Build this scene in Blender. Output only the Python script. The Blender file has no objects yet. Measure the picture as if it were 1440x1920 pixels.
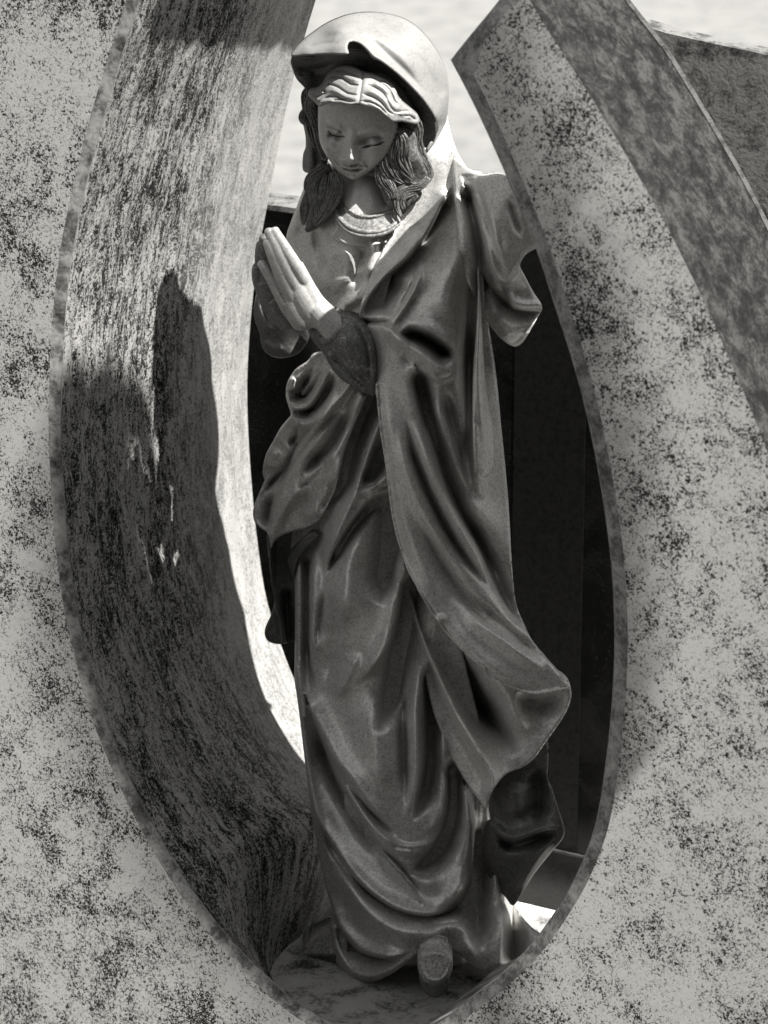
import bpy, bmesh, math, random
import numpy as np
from math import radians, sin, cos, sqrt, pi
from mathutils import Vector
from mathutils.geometry import tessellate_polygon

random.seed(7)
SC = bpy.context.scene
COL = SC.collection

# ------------------------------------------------------------------ camera, world, sun
PX = 0.0005                       # metres that one pixel of the photograph spans at the statue
TH, PH, DIST = radians(30), radians(18), 3.0
CAM = np.array([0.0, -DIST*cos(PH), DIST*sin(PH)])
FWD = np.array([0.0, cos(PH), -sin(PH)])
RGT = np.array([1.0, 0.0, 0.0])
UPV = np.array([0.0, sin(PH), cos(PH)])
SUN_AZ, SUN_EL = radians(12), radians(54)                  # degrees in front of the stone's plane, height
SUN_DIR = Vector((cos(SUN_EL)*(cos(TH)*cos(SUN_AZ)-sin(TH)*sin(SUN_AZ)), -cos(SUN_EL)*(sin(TH)*cos(SUN_AZ)+cos(TH)*sin(SUN_AZ)), sin(SUN_EL)))     # towards the sun

cam = bpy.data.cameras.new('camera')
cam_o = bpy.data.objects.new('camera', cam)
COL.objects.link(cam_o)
cam_o.location = CAM
cam_o.rotation_euler = (radians(90)-PH, 0, 0)
cam.sensor_fit = 'VERTICAL'; cam.sensor_height = 36; cam.lens = 36*DIST/(1920*PX)
cam.clip_start = 0.05; cam.clip_end = 500
cam.dof.use_dof = True; cam.dof.focus_distance = 2.93; cam.dof.aperture_fstop = 9
SC.camera = cam_o

world = bpy.data.worlds.new('World'); SC.world = world; world.use_nodes = True
wn, wl = world.node_tree.nodes, world.node_tree.links
wn.clear()
sky = wn.new('ShaderNodeTexSky'); sky.sky_type = 'NISHITA'; sky.sun_disc = False
sky.sun_elevation = math.asin(SUN_DIR.z)
sky.sun_rotation = math.atan2(SUN_DIR.x, SUN_DIR.y)
hs = wn.new('ShaderNodeHueSaturation'); hs.inputs['Saturation'].default_value = 0.0   # black-and-white photograph
bg = wn.new('ShaderNodeBackground'); bg.inputs[1].default_value = 0.078
wo = wn.new('ShaderNodeOutputWorld')
wl.new(sky.outputs[0], hs.inputs['Color']); wl.new(hs.outputs[0], bg.inputs[0]); wl.new(bg.outputs[0], wo.inputs[0])

sun = bpy.data.lights.new('sun', 'SUN'); sun.energy = 5.0; sun.angle = radians(0.5); sun.color = (1.0, 0.985, 0.955)
sun_o = bpy.data.objects.new('sun', sun); COL.objects.link(sun_o)
sun_o.rotation_euler = SUN_DIR.to_track_quat('Z', 'Y').to_euler()
sun_o.location = (2, -2, 3)

SC.view_settings.view_transform = 'Standard'; SC.view_settings.look = 'None'
SC.view_settings.exposure = 1.15; SC.view_settings.gamma = 1.0

# ------------------------------------------------------------------ geometry of the place
def rays(px, py):
    px = np.asarray(px, float); py = np.asarray(py, float)
    a = (px-720)*PX; b = (960-py)*PX
    return FWD*DIST + a[..., None]*RGT + b[..., None]*UPV
TURN = 0.40                                # the figure is turned with the stone: its right side is nearer the camera
def at(px, py, d):
    """point seen at photo pixel (px,py) lying d pixels in front of the statue's upright plane"""
    r = rays(px, py); d = np.asarray(d, float) + TURN*(np.asarray(px, float)-770) + 0.3*np.maximum(np.asarray(px, float)-840, 0)
    t = (-d*PX - CAM[1])/r[..., 1]
    return CAM + r*t[..., None]
U = np.array([cos(TH), -sin(TH), 0.0]); V = np.array([-sin(TH), -cos(TH), 0.0])
AX = at(770, 1790, 0); AX[2] = 0
V0 = 430                                   # the statue's axis stands this many pixels behind the stone's face
P0 = AX + V*V0*PX
ZL = float(at(770, 1800, 0)[2])            # top of the ledge
def onv(px, py, v):
    """point seen at (px,py) on the plane v pixels in front of (negative: behind) the stone's front face"""
    r = rays(px, py)
    t = ((P0 + V*v*PX - CAM) @ V) / (r @ V)
    return CAM + r*np.asarray(t)[..., None]
def uvz(u, v, z):                          # stone coordinates in metres to world
    return P0*np.array([1, 1, 0]) + U*u + V*v + np.array([0, 0, z])

def tag(o, label=None, cat=None, kind=None, group=None):
    if label: o['label'] = label
    if cat: o['category'] = cat
    if kind: o['kind'] = kind
    if group: o['group'] = group
    return o
def empty(name, loc):
    o = bpy.data.objects.new(name, None); COL.objects.link(o); o.location = loc; o.empty_display_size = 0.05
    bpy.context.view_layer.update()
    return o
def link(name, verts, faces, mat, parent=None, smooth=True, uv=None):
    me = bpy.data.meshes.new(name)
    me.from_pydata([tuple(map(float, v)) for v in verts] if not isinstance(verts, np.ndarray) else verts.tolist(), [], faces)
    me.update()
    if smooth: me.polygons.foreach_set('use_smooth', [True]*len(me.polygons))
    if uv is not None:
        l = me.uv_layers.new(name='UVMap')
        vi = np.zeros(len(me.loops), dtype=np.int32); me.loops.foreach_get('vertex_index', vi)
        l.data.foreach_set('uv', np.asarray(uv, np.float32)[vi].ravel())
    me.materials.append(mat)
    o = bpy.data.objects.new(name, me); COL.objects.link(o)
    if parent is not None:
        o.parent = parent
        o.matrix_parent_inverse = parent.matrix_world.inverted()
    return o

# ------------------------------------------------------------------ materials
WARM = np.array([1.0, 0.985, 0.95])
def col(v): return (v*1.0, v*0.985, v*0.95, 1)
def new_mat(name, rough=0.7, metallic=0.0, spec=0.5):
    m = bpy.data.materials.new(name); m.use_nodes = True
    nt = m.node_tree; b = nt.nodes['Principled BSDF']
    b.inputs['Roughness'].default_value = rough; b.inputs['Metallic'].default_value = metallic
    b.inputs['Specular IOR Level'].default_value = spec
    return m, nt, b
def N(nt, kind, **kw):
    n = nt.nodes.new(kind)
    for k, v in kw.items():
        if k in n.inputs: n.inputs[k].default_value = v
        else: setattr(n, k, v)
    return n
def noise(nt, scale, detail=3, rough=0.55, vec=None, dist=0.0):
    n = nt.nodes.new('ShaderNodeTexNoise')
    n.inputs['Scale'].default_value = scale; n.inputs['Detail'].default_value = detail
    n.inputs['Roughness'].default_value = rough; n.inputs['Distortion'].default_value = dist
    if vec is None:
        g = nt.nodes.get('GEO') or nt.nodes.new('ShaderNodeNewGeometry'); g.name = 'GEO'
        vec = g.outputs['Position']
    nt.links.new(vec, n.inputs['Vector'])
    return n.outputs['Fac']
def ramp(nt, fac, stops):
    r = nt.nodes.new('ShaderNodeValToRGB'); e = r.color_ramp.elements
    while len(e) > 1: e.remove(e[-1])
    e[0].position = stops[0][0]; e[0].color = col(stops[0][1])
    for p, v in stops[1:]:
        x = e.new(p); x.color = col(v)
    nt.links.new(fac, r.inputs['Fac'])
    return r.outputs['Color']
def mth(nt, op, a, b=None, c=None):
    m = nt.nodes.new('ShaderNodeMath'); m.operation = op
    for i, x in enumerate((a, b, c)):
        if x is None: continue
        if isinstance(x, (int, float)): m.inputs[i].default_value = x
        else: nt.links.new(x, m.inputs[i])
    return m.outputs[0]
def mix(nt, fac, a, b, blend='MIX'):
    m = nt.nodes.new('ShaderNodeMix'); m.data_type = 'RGBA'; m.blend_type = blend
    for i, x in ((0, fac), (6, a), (7, b)):
        if isinstance(x, (int, float)): m.inputs[i].default_value = x if i == 0 else col(x)
        else: nt.links.new(x, m.inputs[i])
    return m.outputs[2]
def bump(nt, b, h, dist, strength=1.0):
    n = nt.nodes.new('ShaderNodeBump'); n.inputs['Distance'].default_value = dist; n.inputs['Strength'].default_value = strength
    nt.links.new(h, n.inputs['Height']); nt.links.new(n.outputs[0], b.inputs['Normal'])

def mat_granite():
    m, nt, b = new_mat('weathered_granite', 0.75, 0, 0.25)
    f = noise(nt, 430, 1.6, 0.6, dist=1.1)
    f2 = noise(nt, 170, 4, 0.7, dist=0.6)
    big = noise(nt, 13, 5, 0.62, dist=0.4); mid = noise(nt, 48, 5, 0.66, dist=0.5)
    k = mth(nt, 'MULTIPLY', mth(nt, 'SUBTRACT', big, 0.5), 0.50)
    k = mth(nt, 'ADD', k, mth(nt, 'MULTIPLY', mth(nt, 'SUBTRACT', mid, 0.5), 0.40))
    s = mth(nt, 'ADD', mth(nt, 'MULTIPLY', f, 0.82), mth(nt, 'MULTIPLY', f2, 0.18))
    s = mth(nt, 'SUBTRACT', s, k)
    c = ramp(nt, s, [(0.36, 0.02), (0.415, 0.06), (0.445, 0.27), (0.475, 0.58), (0.62, 0.70)])
    nt.links.new(c, b.inputs['Base Color']); bump(nt, b, s, 0.0003, 0.5)
    return m
def mat_bevel():
    m, nt, b = new_mat('worn_polished_bevel', 0.45, 0, 0.4)
    a = noise(nt, 38, 5, 0.65, dist=0.4); f = noise(nt, 330, 3, 0.6)
    s = mth(nt, 'ADD', mth(nt, 'MULTIPLY', a, 0.72), mth(nt, 'MULTIPLY', f, 0.28))
    c = ramp(nt, s, [(0.36, 0.04), (0.46, 0.15), (0.52, 0.28), (0.62, 0.42)])
    nt.links.new(c, b.inputs['Base Color']); bump(nt, b, f, 0.0004, 0.4)
    return m
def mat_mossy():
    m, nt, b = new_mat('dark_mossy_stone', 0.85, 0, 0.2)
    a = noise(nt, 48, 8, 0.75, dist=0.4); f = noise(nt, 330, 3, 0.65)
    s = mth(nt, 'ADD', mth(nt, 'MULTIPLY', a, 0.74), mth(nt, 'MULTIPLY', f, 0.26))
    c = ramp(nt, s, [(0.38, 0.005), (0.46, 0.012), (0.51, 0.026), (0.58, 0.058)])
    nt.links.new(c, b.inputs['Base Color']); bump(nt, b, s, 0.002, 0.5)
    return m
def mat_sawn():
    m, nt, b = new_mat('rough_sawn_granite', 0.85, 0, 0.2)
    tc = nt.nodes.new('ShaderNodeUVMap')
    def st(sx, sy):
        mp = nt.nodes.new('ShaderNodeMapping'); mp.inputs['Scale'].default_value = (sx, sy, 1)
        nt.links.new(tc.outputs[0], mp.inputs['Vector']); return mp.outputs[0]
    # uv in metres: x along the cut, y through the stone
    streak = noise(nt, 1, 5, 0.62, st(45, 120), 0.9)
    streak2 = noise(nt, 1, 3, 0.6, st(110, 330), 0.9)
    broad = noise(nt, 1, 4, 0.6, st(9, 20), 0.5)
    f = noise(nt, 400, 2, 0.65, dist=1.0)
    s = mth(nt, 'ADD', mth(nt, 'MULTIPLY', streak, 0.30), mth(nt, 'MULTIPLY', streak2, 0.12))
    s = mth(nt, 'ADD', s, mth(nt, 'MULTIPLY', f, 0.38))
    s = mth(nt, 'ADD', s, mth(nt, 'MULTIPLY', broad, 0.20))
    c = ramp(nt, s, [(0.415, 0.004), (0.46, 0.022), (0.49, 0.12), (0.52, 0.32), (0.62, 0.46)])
    # lighter tones blended in towards the back of the cut
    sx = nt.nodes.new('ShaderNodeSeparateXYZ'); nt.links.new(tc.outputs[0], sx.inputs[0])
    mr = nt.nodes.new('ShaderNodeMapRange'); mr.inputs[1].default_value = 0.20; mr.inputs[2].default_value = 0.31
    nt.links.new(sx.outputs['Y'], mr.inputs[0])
    back_tones = ramp(nt, s, [(0.40, 0.18), (0.46, 0.30), (0.5, 0.37), (0.6, 0.42)])
    c = mix(nt, mth(nt, 'MULTIPLY', mr.outputs[0], 0.85), c, back_tones)
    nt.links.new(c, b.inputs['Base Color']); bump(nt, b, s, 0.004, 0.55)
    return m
def mat_statue(name, base, rough=0.42, metallic=0.35, speck=0.35, flake=None, bscale=1.0):
    m, nt, b = new_mat(name, rough, metallic, 0.5)
    f = noise(nt, 520, 2, 0.7); a = noise(nt, 45, 4, 0.6, dist=0.4); g = noise(nt, 190, 3, 0.65, dist=0.8)
    s = mth(nt, 'ADD', mth(nt, 'MULTIPLY', f, 0.55), mth(nt, 'MULTIPLY', a, 0.15))
    s = mth(nt, 'ADD', s, mth(nt, 'MULTIPLY', g, 0.30))
    lo, hi = base*(1-speck), base*(1+speck*0.8)
    c = ramp(nt, s, [(0.36, lo*0.7), (0.45, lo), (0.52, base), (0.62, hi)])
    if flake is not None:
        q = noise(nt, 95, 6, 0.8, dist=2.2)
        fl = ramp(nt, q, [(0.53, 0.0), (0.60, 1.0)])
        rr = nt.nodes.new('ShaderNodeRGBToBW'); nt.links.new(fl, rr.inputs[0])
        c = mix(nt, rr.outputs[0], c, flake)
    nt.links.new(c, b.inputs['Base Color']); bump(nt, b, s, 0.0009*bscale, 0.45)
    rr2 = mth(nt, 'ADD', mth(nt, 'MULTIPLY', g, 0.3), rough-0.12); nt.links.new(rr2, b.inputs['Roughness'])
    return m
def mat_black():
    m, nt, b = new_mat('polished_black_granite', 0.22, 0, 0.35)
    f = noise(nt, 420, 3, 0.7); a = noise(nt, 14, 5, 0.65, dist=0.8)
    sm = ramp(nt, a, [(0.42, 0.0), (0.66, 0.005)])
    s = mth(nt, 'ADD', mth(nt, 'MULTIPLY', f, 0.8), mth(nt, 'MULTIPLY', a, 0.2))
    c = mix(nt, 1.0, ramp(nt, s, [(0.48, 0.001), (0.58, 0.005), (0.66, 0.016)]), sm, 'ADD')
    nt.links.new(c, b.inputs['Base Color'])
    nt.links.new(mth(nt, 'ADD', mth(nt, 'MULTIPLY', a, 0.35), 0.08), b.inputs['Roughness'])
    return m
def mat_pale(name, scale, lo, hi, rough=0.9, bd=0.004):
    m, nt, b = new_mat(name, rough, 0, 0.2)
    a = noise(nt, scale, 5, 0.62, dist=0.3); f = noise(nt, scale*7, 3, 0.6)
    s = mth(nt, 'ADD', mth(nt, 'MULTIPLY', a, 0.7), mth(nt, 'MULTIPLY', f, 0.3))
    c = ramp(nt, s, [(0.36, lo), (0.45, (lo+hi)/2), (0.52, hi), (0.65, hi*1.08)])
    nt.links.new(c, b.inputs['Base Color']); bump(nt, b, s, bd, 0.4)
    return m
def mat_leaf():
    m, nt, b = new_mat('conifer_green', 0.7, 0, 0.2)
    c = ramp(nt, noise(nt, 30, 2), [(0.35, 0.03), (0.6, 0.07)]); nt.links.new(c, b.inputs['Base Color'])
    return m
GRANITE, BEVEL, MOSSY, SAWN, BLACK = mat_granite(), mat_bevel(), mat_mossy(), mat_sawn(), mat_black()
GRAVEL = mat_pale('pale_gravel_ground', 11, 0.155, 0.235, bd=0.01)
SUN_PATCH = mat_pale('painted_sun_patch', 40, 0.6, 0.72)  # white stands in for sunlight falling on the ledge
LEDGE = mat_pale('stained_ledge_stone', 34, 0.04, 0.34)
MANTLE = mat_statue('bronze_mantle', 0.65, 0.40, 0.35, 0.18)
GOWN = mat_statue('bronze_gown', 0.62, 0.38, 0.35, 0.22)
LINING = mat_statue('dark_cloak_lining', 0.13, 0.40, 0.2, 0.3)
VEILM = mat_statue('pale_veil', 0.26, 0.5, 0.0, 0.06, bscale=0.3)
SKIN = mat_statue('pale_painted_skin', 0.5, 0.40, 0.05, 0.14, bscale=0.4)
FACEM = mat_statue('weathered_face_paint', 0.58, 0.36, 0.1, 0.10, bscale=0.5)
HAIRM = mat_statue('pale_worn_hair', 0.33, 0.42, 0.1, 0.12, bscale=0.4)
LOCKM = mat_statue('dark_bronze_hair', 0.15, 0.36, 0.25, 0.45)
SLEEVE = mat_statue('dark_sleeve_with_flaking_paint', 0.12, 0.45, 0.1, 0.2, flake=0.33)
COLLARM = mat_statue('patterned_collar', 0.34, 0.40, 0.1, 0.4, flake=0.16)
SHOE = mat_statue('dark_shoe', 0.42, 0.38, 0.15, 0.4)

# ------------------------------------------------------------------ sculpting helpers
def catmull(pts, step, closed=False):
    P = np.array(pts, float); n = len(P)
    if n < 3 and not closed:
        L = np.linalg.norm(P[1]-P[0]); k = max(2, int(L/step)+1)
        return P[0] + (P[1]-P[0])*np.linspace(0, 1, k)[:, None]
    out = []
    m = n if closed else n-1
    for i in range(m):
        if closed: a, b, c, d = P[(i-1) % n], P[i], P[(i+1) % n], P[(i+2) % n]
        else: b, c = P[i], P[i+1]; a = P[i-1] if i > 0 else 2*b-c; d = P[i+2] if i+2 < n else 2*c-b
        # centripetal-ish: limit tangents so that unequal spacing does not overshoot
        L = np.linalg.norm((c-b)[:2]) + 1e-9
        ta = (c-a); tb = (d-b)
        la = np.linalg.norm(ta[:2])+1e-9; lb = np.linalg.norm(tb[:2])+1e-9
        ta = ta/la*min(la*0.5, L); tb = tb/lb*min(lb*0.5, L)
        k = max(1, int(round(L/step)))
        for j in range(k):
            t = j/k; t2, t3 = t*t, t*t*t
            out.append((2*t3-3*t2+1)*b + (t3-2*t2+t)*ta + (-2*t3+3*t2)*c + (t3-t2)*tb)
    if not closed: out.append(P[-1])
    return np.array(out)
def tps(ctrl):
    C = np.array(ctrl, float); X, d = C[:, :2]/100, C[:, 2]
    n = len(C)
    def k(r2): return np.where(r2 > 0, r2*np.log(r2+1e-12), 0)
    r2 = ((X[:, None]-X[None])**2).sum(-1)
    A = np.zeros((n+3, n+3)); A[:n, :n] = k(r2) + np.eye(n)*0.02
    A[:n, n] = 1; A[:n, n+1:] = X; A[n, :n] = 1; A[n+1:, :n] = X.T
    w = np.linalg.solve(A, np.r_[d, 0, 0, 0])
    def f(x, y):
        x = x/100; y = y/100
        out = w[n] + w[n+1]*x + w[n+2]*y
        for i in range(n): out = out + w[i]*k((x-X[i, 0])**2+(y-X[i, 1])**2)
        return out
    return f
def z1(p): return [(480+x/3.4286, y/3.4286) for x, y in p]
def z2(p): return [(440+x/3.4286, 380+y/3.4286) for x, y in p]
def z3(p): return [(640+x/2.88, 300+y/2.88) for x, y in p]
def z4(p): return [(440+x/2.88, 700+y/2.88) for x, y in p]
def z5(p): return [(700+x/2.88, 900+y/2.88) for x, y in p]
def z6(p): return [(540+x/2.4, 1250+y/2.4) for x, y in p]
def z7(p): return [(560+x/6.545, 170+y/6.545) for x, y in p]
def z8(p): return [(540+x/5.143, 280+y/5.143) for x, y in p]
def F(pts, h, wa, wb=None, e0=1, e1=1, tp=0.3):
    """one fold: pts, height, width on the left of a downward stroke (below a rightward one), width on the other side"""
    return (pts, h, wa, wa if wb is None else wb, e0, e1, tp)
def B(p, h, w):
    return ([p, (p[0]+0.5, p[1])], h, w, w, 0, 0, 0.3)

VAL = 1.0
def apply_folds(xs, ys, folds):
    D = np.zeros((len(ys), len(xs)))
    for pts, h, wa, wb, e0, e1, tp in folds:
        if h < 0: h *= VAL
        P = catmull(pts, 10)
        seg = np.linalg.norm(np.diff(P, axis=0), axis=1); cum = np.r_[0, np.cumsum(seg)]; L = cum[-1]
        R = max(wa, wb)*2.6
        x0, x1 = P[:, 0].min()-R, P[:, 0].max()+R; y0, y1 = P[:, 1].min()-R, P[:, 1].max()+R
        i0, i1 = np.searchsorted(xs, [x0, x1]); j0, j1 = np.searchsorted(ys, [y0, y1])
        if i1 <= i0 or j1 <= j0: continue
        X, Y = np.meshgrid(xs[i0:i1], ys[j0:j1])
        best = np.full(X.shape, 1e9); sg = np.zeros(X.shape); tt = np.zeros(X.shape)
        for k in range(len(P)-1):
            a, b = P[k], P[k+1]; v = b-a; l2 = v@v+1e-9
            ii0, ii1 = np.searchsorted(xs[i0:i1], [min(a[0], b[0])-R, max(a[0], b[0])+R])
            jj0, jj1 = np.searchsorted(ys[j0:j1], [min(a[1], b[1])-R, max(a[1], b[1])+R])
            s = (slice(jj0, jj1), slice(ii0, ii1))
            x, y = X[s]-a[0], Y[s]-a[1]
            t = np.clip((x*v[0]+y*v[1])/l2, 0, 1)
            d2 = (x-t*v[0])**2+(y-t*v[1])**2
            q = d2 < best[s]
            best[s] = np.where(q, d2, best[s])
            sg[s] = np.where(q, v[0]*y-v[1]*x, sg[s])
            tt[s] = np.where(q, cum[k]+t*seg[k], tt[s])
        d = np.sqrt(best)
        t = tt/max(L, 1e-6)
        def sm(q): q = np.clip(q, 0, 1); return q*q*(3-2*q)
        w = np.ones_like(t)
        if e0: w = w*sm(t/tp)
        if e1: w = w*sm((1-t)/tp)
        ws = 0.55+0.45*w
        ex = 1.35 if h < 0 else 1.6
        if VAL == 1.0: ex = 2.0 if h > 0 else 1.7
        g = np.where(sg > 0, np.exp(-(d/(wa*ws))**ex), np.exp(-(d/(wb*ws))**ex))
        D[j0:j1, i0:i1] += h*w*g
    return D

def patch(name, outline, depth, folds, mat, parent, step=3.0, thick=14, rim=7, rim_h=None, wob=1.0, ostep=None, wob_s=70.0):
    fsc = (2.15 if name in ('gown', 'left_drape', 'cloak_fall') else 1.8) if step > 2.0 else (1.35 if name == 'face' else 1.0)
    global VAL
    VAL = 1.35 if name in ('gown', 'mantle', 'left_drape', 'cloak_fall', 'shoulder_cape') else 1.0
    O = catmull(outline, ostep or step, closed=True)
    xs = np.arange(O[:, 0].min()-2*step, O[:, 0].max()+2.5*step, step)
    ys = np.arange(O[:, 1].min()-2*step, O[:, 1].max()+2.5*step, step)
    nx, ny = len(xs), len(ys)
    X, Y = np.meshgrid(xs, ys)
    A, Bp = O, np.roll(O, -1, axis=0)
    inside = np.zeros((ny, nx), bool)
    for j, y in enumerate(ys):
        c = ((A[:, 1] > y) != (Bp[:, 1] > y)); a, b = A[c], Bp[c]
        cx = np.sort(a[:, 0]+(y-a[:, 1])/(b[:, 1]-a[:, 1])*(b[:, 0]-a[:, 0]))
        inside[j] = (np.searchsorted(cx, xs) % 2) == 1
    R = max(rim, step)*1.1+step
    dist = np.full((ny, nx), 1e9); NX = np.zeros((ny, nx)); NY = np.zeros((ny, nx))
    for a, b in zip(A, Bp):
        i0, i1 = np.searchsorted(xs, [min(a[0], b[0])-R, max(a[0], b[0])+R])
        j0, j1 = np.searchsorted(ys, [min(a[1], b[1])-R, max(a[1], b[1])+R])
        s = (slice(j0, j1), slice(i0, i1)); v = b-a; l2 = v@v+1e-9
        x, y = X[s]-a[0], Y[s]-a[1]; t = np.clip((x*v[0]+y*v[1])/l2, 0, 1)
        qx, qy = a[0]+t*v[0], a[1]+t*v[1]
        d = np.sqrt((X[s]-qx)**2+(Y[s]-qy)**2); q = d < dist[s]
        dist[s] = np.where(q, d, dist[s]); NX[s] = np.where(q, qx, NX[s]); NY[s] = np.where(q, qy, NY[s])
    snap = dist < 0.55*step
    keep = inside | snap
    PXs = np.where(snap, NX, X); PYs = np.where(snap, NY, Y)
    base = depth(PXs, PYs)
    D = base + fsc*apply_folds(xs, ys, folds)
    if wob:
        D = D + wob*(np.sin(X/wob_s*2.1+Y/wob_s*1.3)+np.sin(X/wob_s*3.7-Y/wob_s*2.9+1.7)*0.6)
    if rim:
        rh = rim if rim_h is None else rim_h
        dd = np.clip(np.where(snap, 0, dist), 0, rim)/rim
        D = D - rh*(1-np.sqrt(1-(1-dd)**2))
    idx = -np.ones((ny, nx), int); idx[keep] = np.arange(keep.sum()); n = int(keep.sum())
    fx, fy, fd = PXs[keep], PYs[keep], D[keep]
    front = at(fx, fy, fd); bd = fd-thick
    backc = at(fx, fy, fd); back = backc.copy(); back[:, 1] += thick*PX
    a, b, c, d = idx[:-1, :-1], idx[:-1, 1:], idx[1:, 1:], idx[1:, :-1]
    K = (a >= 0).astype(int)+(b >= 0)+(c >= 0)+(d >= 0)
    faces = []
    full = K == 4
    faces += np.stack([a[full], d[full], c[full], b[full]], 1).tolist()
    for (p, q, r, miss) in ((b, a, d, c), (c, b, a, d), (d, c, b, a), (a, d, c, b)):
        s = (K == 3) & (miss < 0); faces += np.stack([p[s], q[s], r[s]], 1).tolist()
    # boundary edges
    E = {}
    for f in faces:
        for i in range(len(f)):
            e = (f[i], f[(i+1) % len(f)])
            if (e[1], e[0]) in E: del E[(e[1], e[0])]
            else: E[e] = 1
    allf = faces + [[i+n for i in reversed(f)] for f in faces] + [[e[1], e[0], e[0]+n, e[1]+n] for e in E]
    return link(name, np.vstack([front, back]), allf, mat, parent)

def tube(pts, r0, r1=None, n=10, prof=None, step=4, flat=1.0, groove=0, gd=0.0):
    """swept round bar through (px,py,d) points; returns verts, faces"""
    P = catmull(pts, step); W = at(P[:, 0], P[:, 1], P[:, 2]); m = len(W)
    T = np.gradient(W, axis=0); T /= np.linalg.norm(T, axis=1)[:, None]+1e-12
    vs = []
    for i in range(m):
        t = i/(m-1)
        r = prof(t) if prof else r0+((r1 if r1 is not None else r0)-r0)*t
        s = np.cross(T[i], np.array([0, -1.0, 0.0])); s /= np.linalg.norm(s)+1e-9
        q = np.cross(s, T[i])
        for k in range(n):
            a = 2*pi*k/n; rr = r*PX*(1+gd*cos(groove*a+t*3))
            vs.append(W[i]+s*cos(a)*rr+q*sin(a)*rr*flat)
    fs = [[i*n+k, i*n+(k+1) % n, (i+1)*n+(k+1) % n, (i+1)*n+k] for i in range(m-1) for k in range(n)]
    vs.append(W[0]); vs.append(W[-1]); c0, c1 = m*n, m*n+1
    fs += [[c0, (k+1) % n, k] for k in range(n)] + [[c1, (m-1)*n+k, (m-1)*n+(k+1) % n] for k in range(n)]
    return vs, fs
def join(parts):
    V_, F_ = [], []
    for v, f in parts:
        o = len(V_); V_ += list(v); F_ += [[i+o for i in q] for q in f]
    return np.array(V_), F_
def ellipsoid(c, r, nu=32, nv=20):
    vs, fs = [], []
    for j in range(nv+1):
        b = pi*j/nv
        for i in range(nu):
            a = 2*pi*i/nu
            vs.append(np.array(c)+np.array([r[0]*sin(b)*cos(a), r[1]*sin(b)*sin(a), r[2]*cos(b)])*PX)
    for j in range(nv):
        for i in range(nu):
            fs.append([j*nu+i, (j+1)*nu+i, (j+1)*nu+(i+1) % nu, j*nu+(i+1) % nu])
    return vs, fs

# ------------------------------------------------------------------ the setting
T = 740
def grid_ground():
    s, n = 60.0, 24
    vs = [(-s+2*s*i/n, -20+2*s*j/n, ZL-0.52) for j in range(n+1) for i in range(n+1)]
    fs = [[j*(n+1)+i, j*(n+1)+i+1, (j+1)*(n+1)+i+1, (j+1)*(n+1)+i] for j in range(n) for i in range(n)]
    tag(link('ground', vs, fs, GRAVEL), 'pale sunlit gravel ground behind the gravestone', kind='structure')
grid_ground()

c = [uvz(-12, 0.25, ZL-0.516), uvz(12, 0.25, ZL-0.516), uvz(12, 14, ZL-0.516), uvz(-12, 14, ZL-0.516)]
tag(link('bounce_blocker', c, [[0, 1, 2, 3]], mat_pale('bounce_blocker_dark', 12, 0.03, 0.07), smooth=False), 'unseen dark ground added in front of the gravestone to cut bounced light', kind='structure')  # unseen dark ground, added to cut light bounced up at the statue

stone = empty('gravestone', P0*np.array([1, 1, 0])+np.array([0, 0, ZL-0.5]))
tag(stone, 'speckled granite gravestone pierced by a tall almond shaped opening round the praying statue', 'gravestone')
# inner rim of the opening on the face (pixels), from the upper left down, round the foot and up to the tip of the right blade
LEFT = [(500, -470), (450, -420), (395, -350), (335, -250), (288, -110), (262, 0), (225, 120), (192, 230), (160, 360), (138, 470), (125, 580), (118, 700), (116, 800), (120, 900),
        (128, 1010), (140, 1110), (160, 1210), (190, 1320), (232, 1430), (285, 1540), (350, 1650), (420, 1745), (490, 1820), (560, 1880), (640, 1925), (720, 1945)]
RIGHT = [(775, 1943), (831, 1912), (880, 1872), (932, 1832), (995, 1771), (1048, 1697), (1086, 1628), (1118, 1538), (1138, 1410), (1149, 1290), (1152, 1180), (1146, 1060),
         (1133, 955), (1117, 860), (1097, 765), (1071, 670), (1039, 570), (1006, 470), (970, 380), (932, 290), (888, 195), (845, 112)]
CUT = [(845, 112), (880, 68), (915, 26), (945, -12), (968, -45)]
OUTER = [(968, -45), (990, -5), (1020, 45), (1065, 115), (1125, 210), (1185, 310), (1245, 415), (1310, 545), (1375, 690), (1440, 850), (1500, 1030), (1560, 1250), (1610, 1500), (1640, 1800), (1650, 2150)]
LO = [(630, -585), (450, -600), (220, -460), (40, -380), (-160, -300), (-260, 100), (-300, 700), (-300, 1500), (-300, 2150)]
L_ = catmull(LEFT, 12); R_ = catmull(RIGHT, 12); C_ = catmull(CUT, 14); O_ = catmull(OUTER, 14)
hole = np.vstack([L_, R_[0:]])
rimline = np.vstack([hole, C_[1:]])
def offset(P, w):
    T_ = np.gradient(P, axis=0); T_ /= np.linalg.norm(T_, axis=1)[:, None]+1e-9
    return P + np.stack([T_[:, 1]*-1, T_[:, 0]], 1)*w
# travelling down the left side the solid stone lies to the left: normal (-dy,dx) with y down
nw = np.full(len(rimline), 30.0)
kk = len(hole)
off = offset(rimline, 1.0)-rimline
# rounded mitre at the sharp tip of the blade
for i in range(kk-4, kk+4):
    off[i] = (off[kk-5]*(kk+4-i)+off[min(kk+5, len(off)-1)]*(i-kk+5))/9.0
rim_out = rimline + off*25.0
rim_out[kk-4:kk+4] = catmull([rim_out[kk-5], (893, 128), rim_out[min(kk+4, len(off)-1)]], 6)[np.linspace(0, len(catmull([rim_out[kk-5], (893, 128), rim_out[min(kk+4, len(off)-1)]], 6))-1, 8).astype(int)]
n_r = len(rimline)
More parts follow.
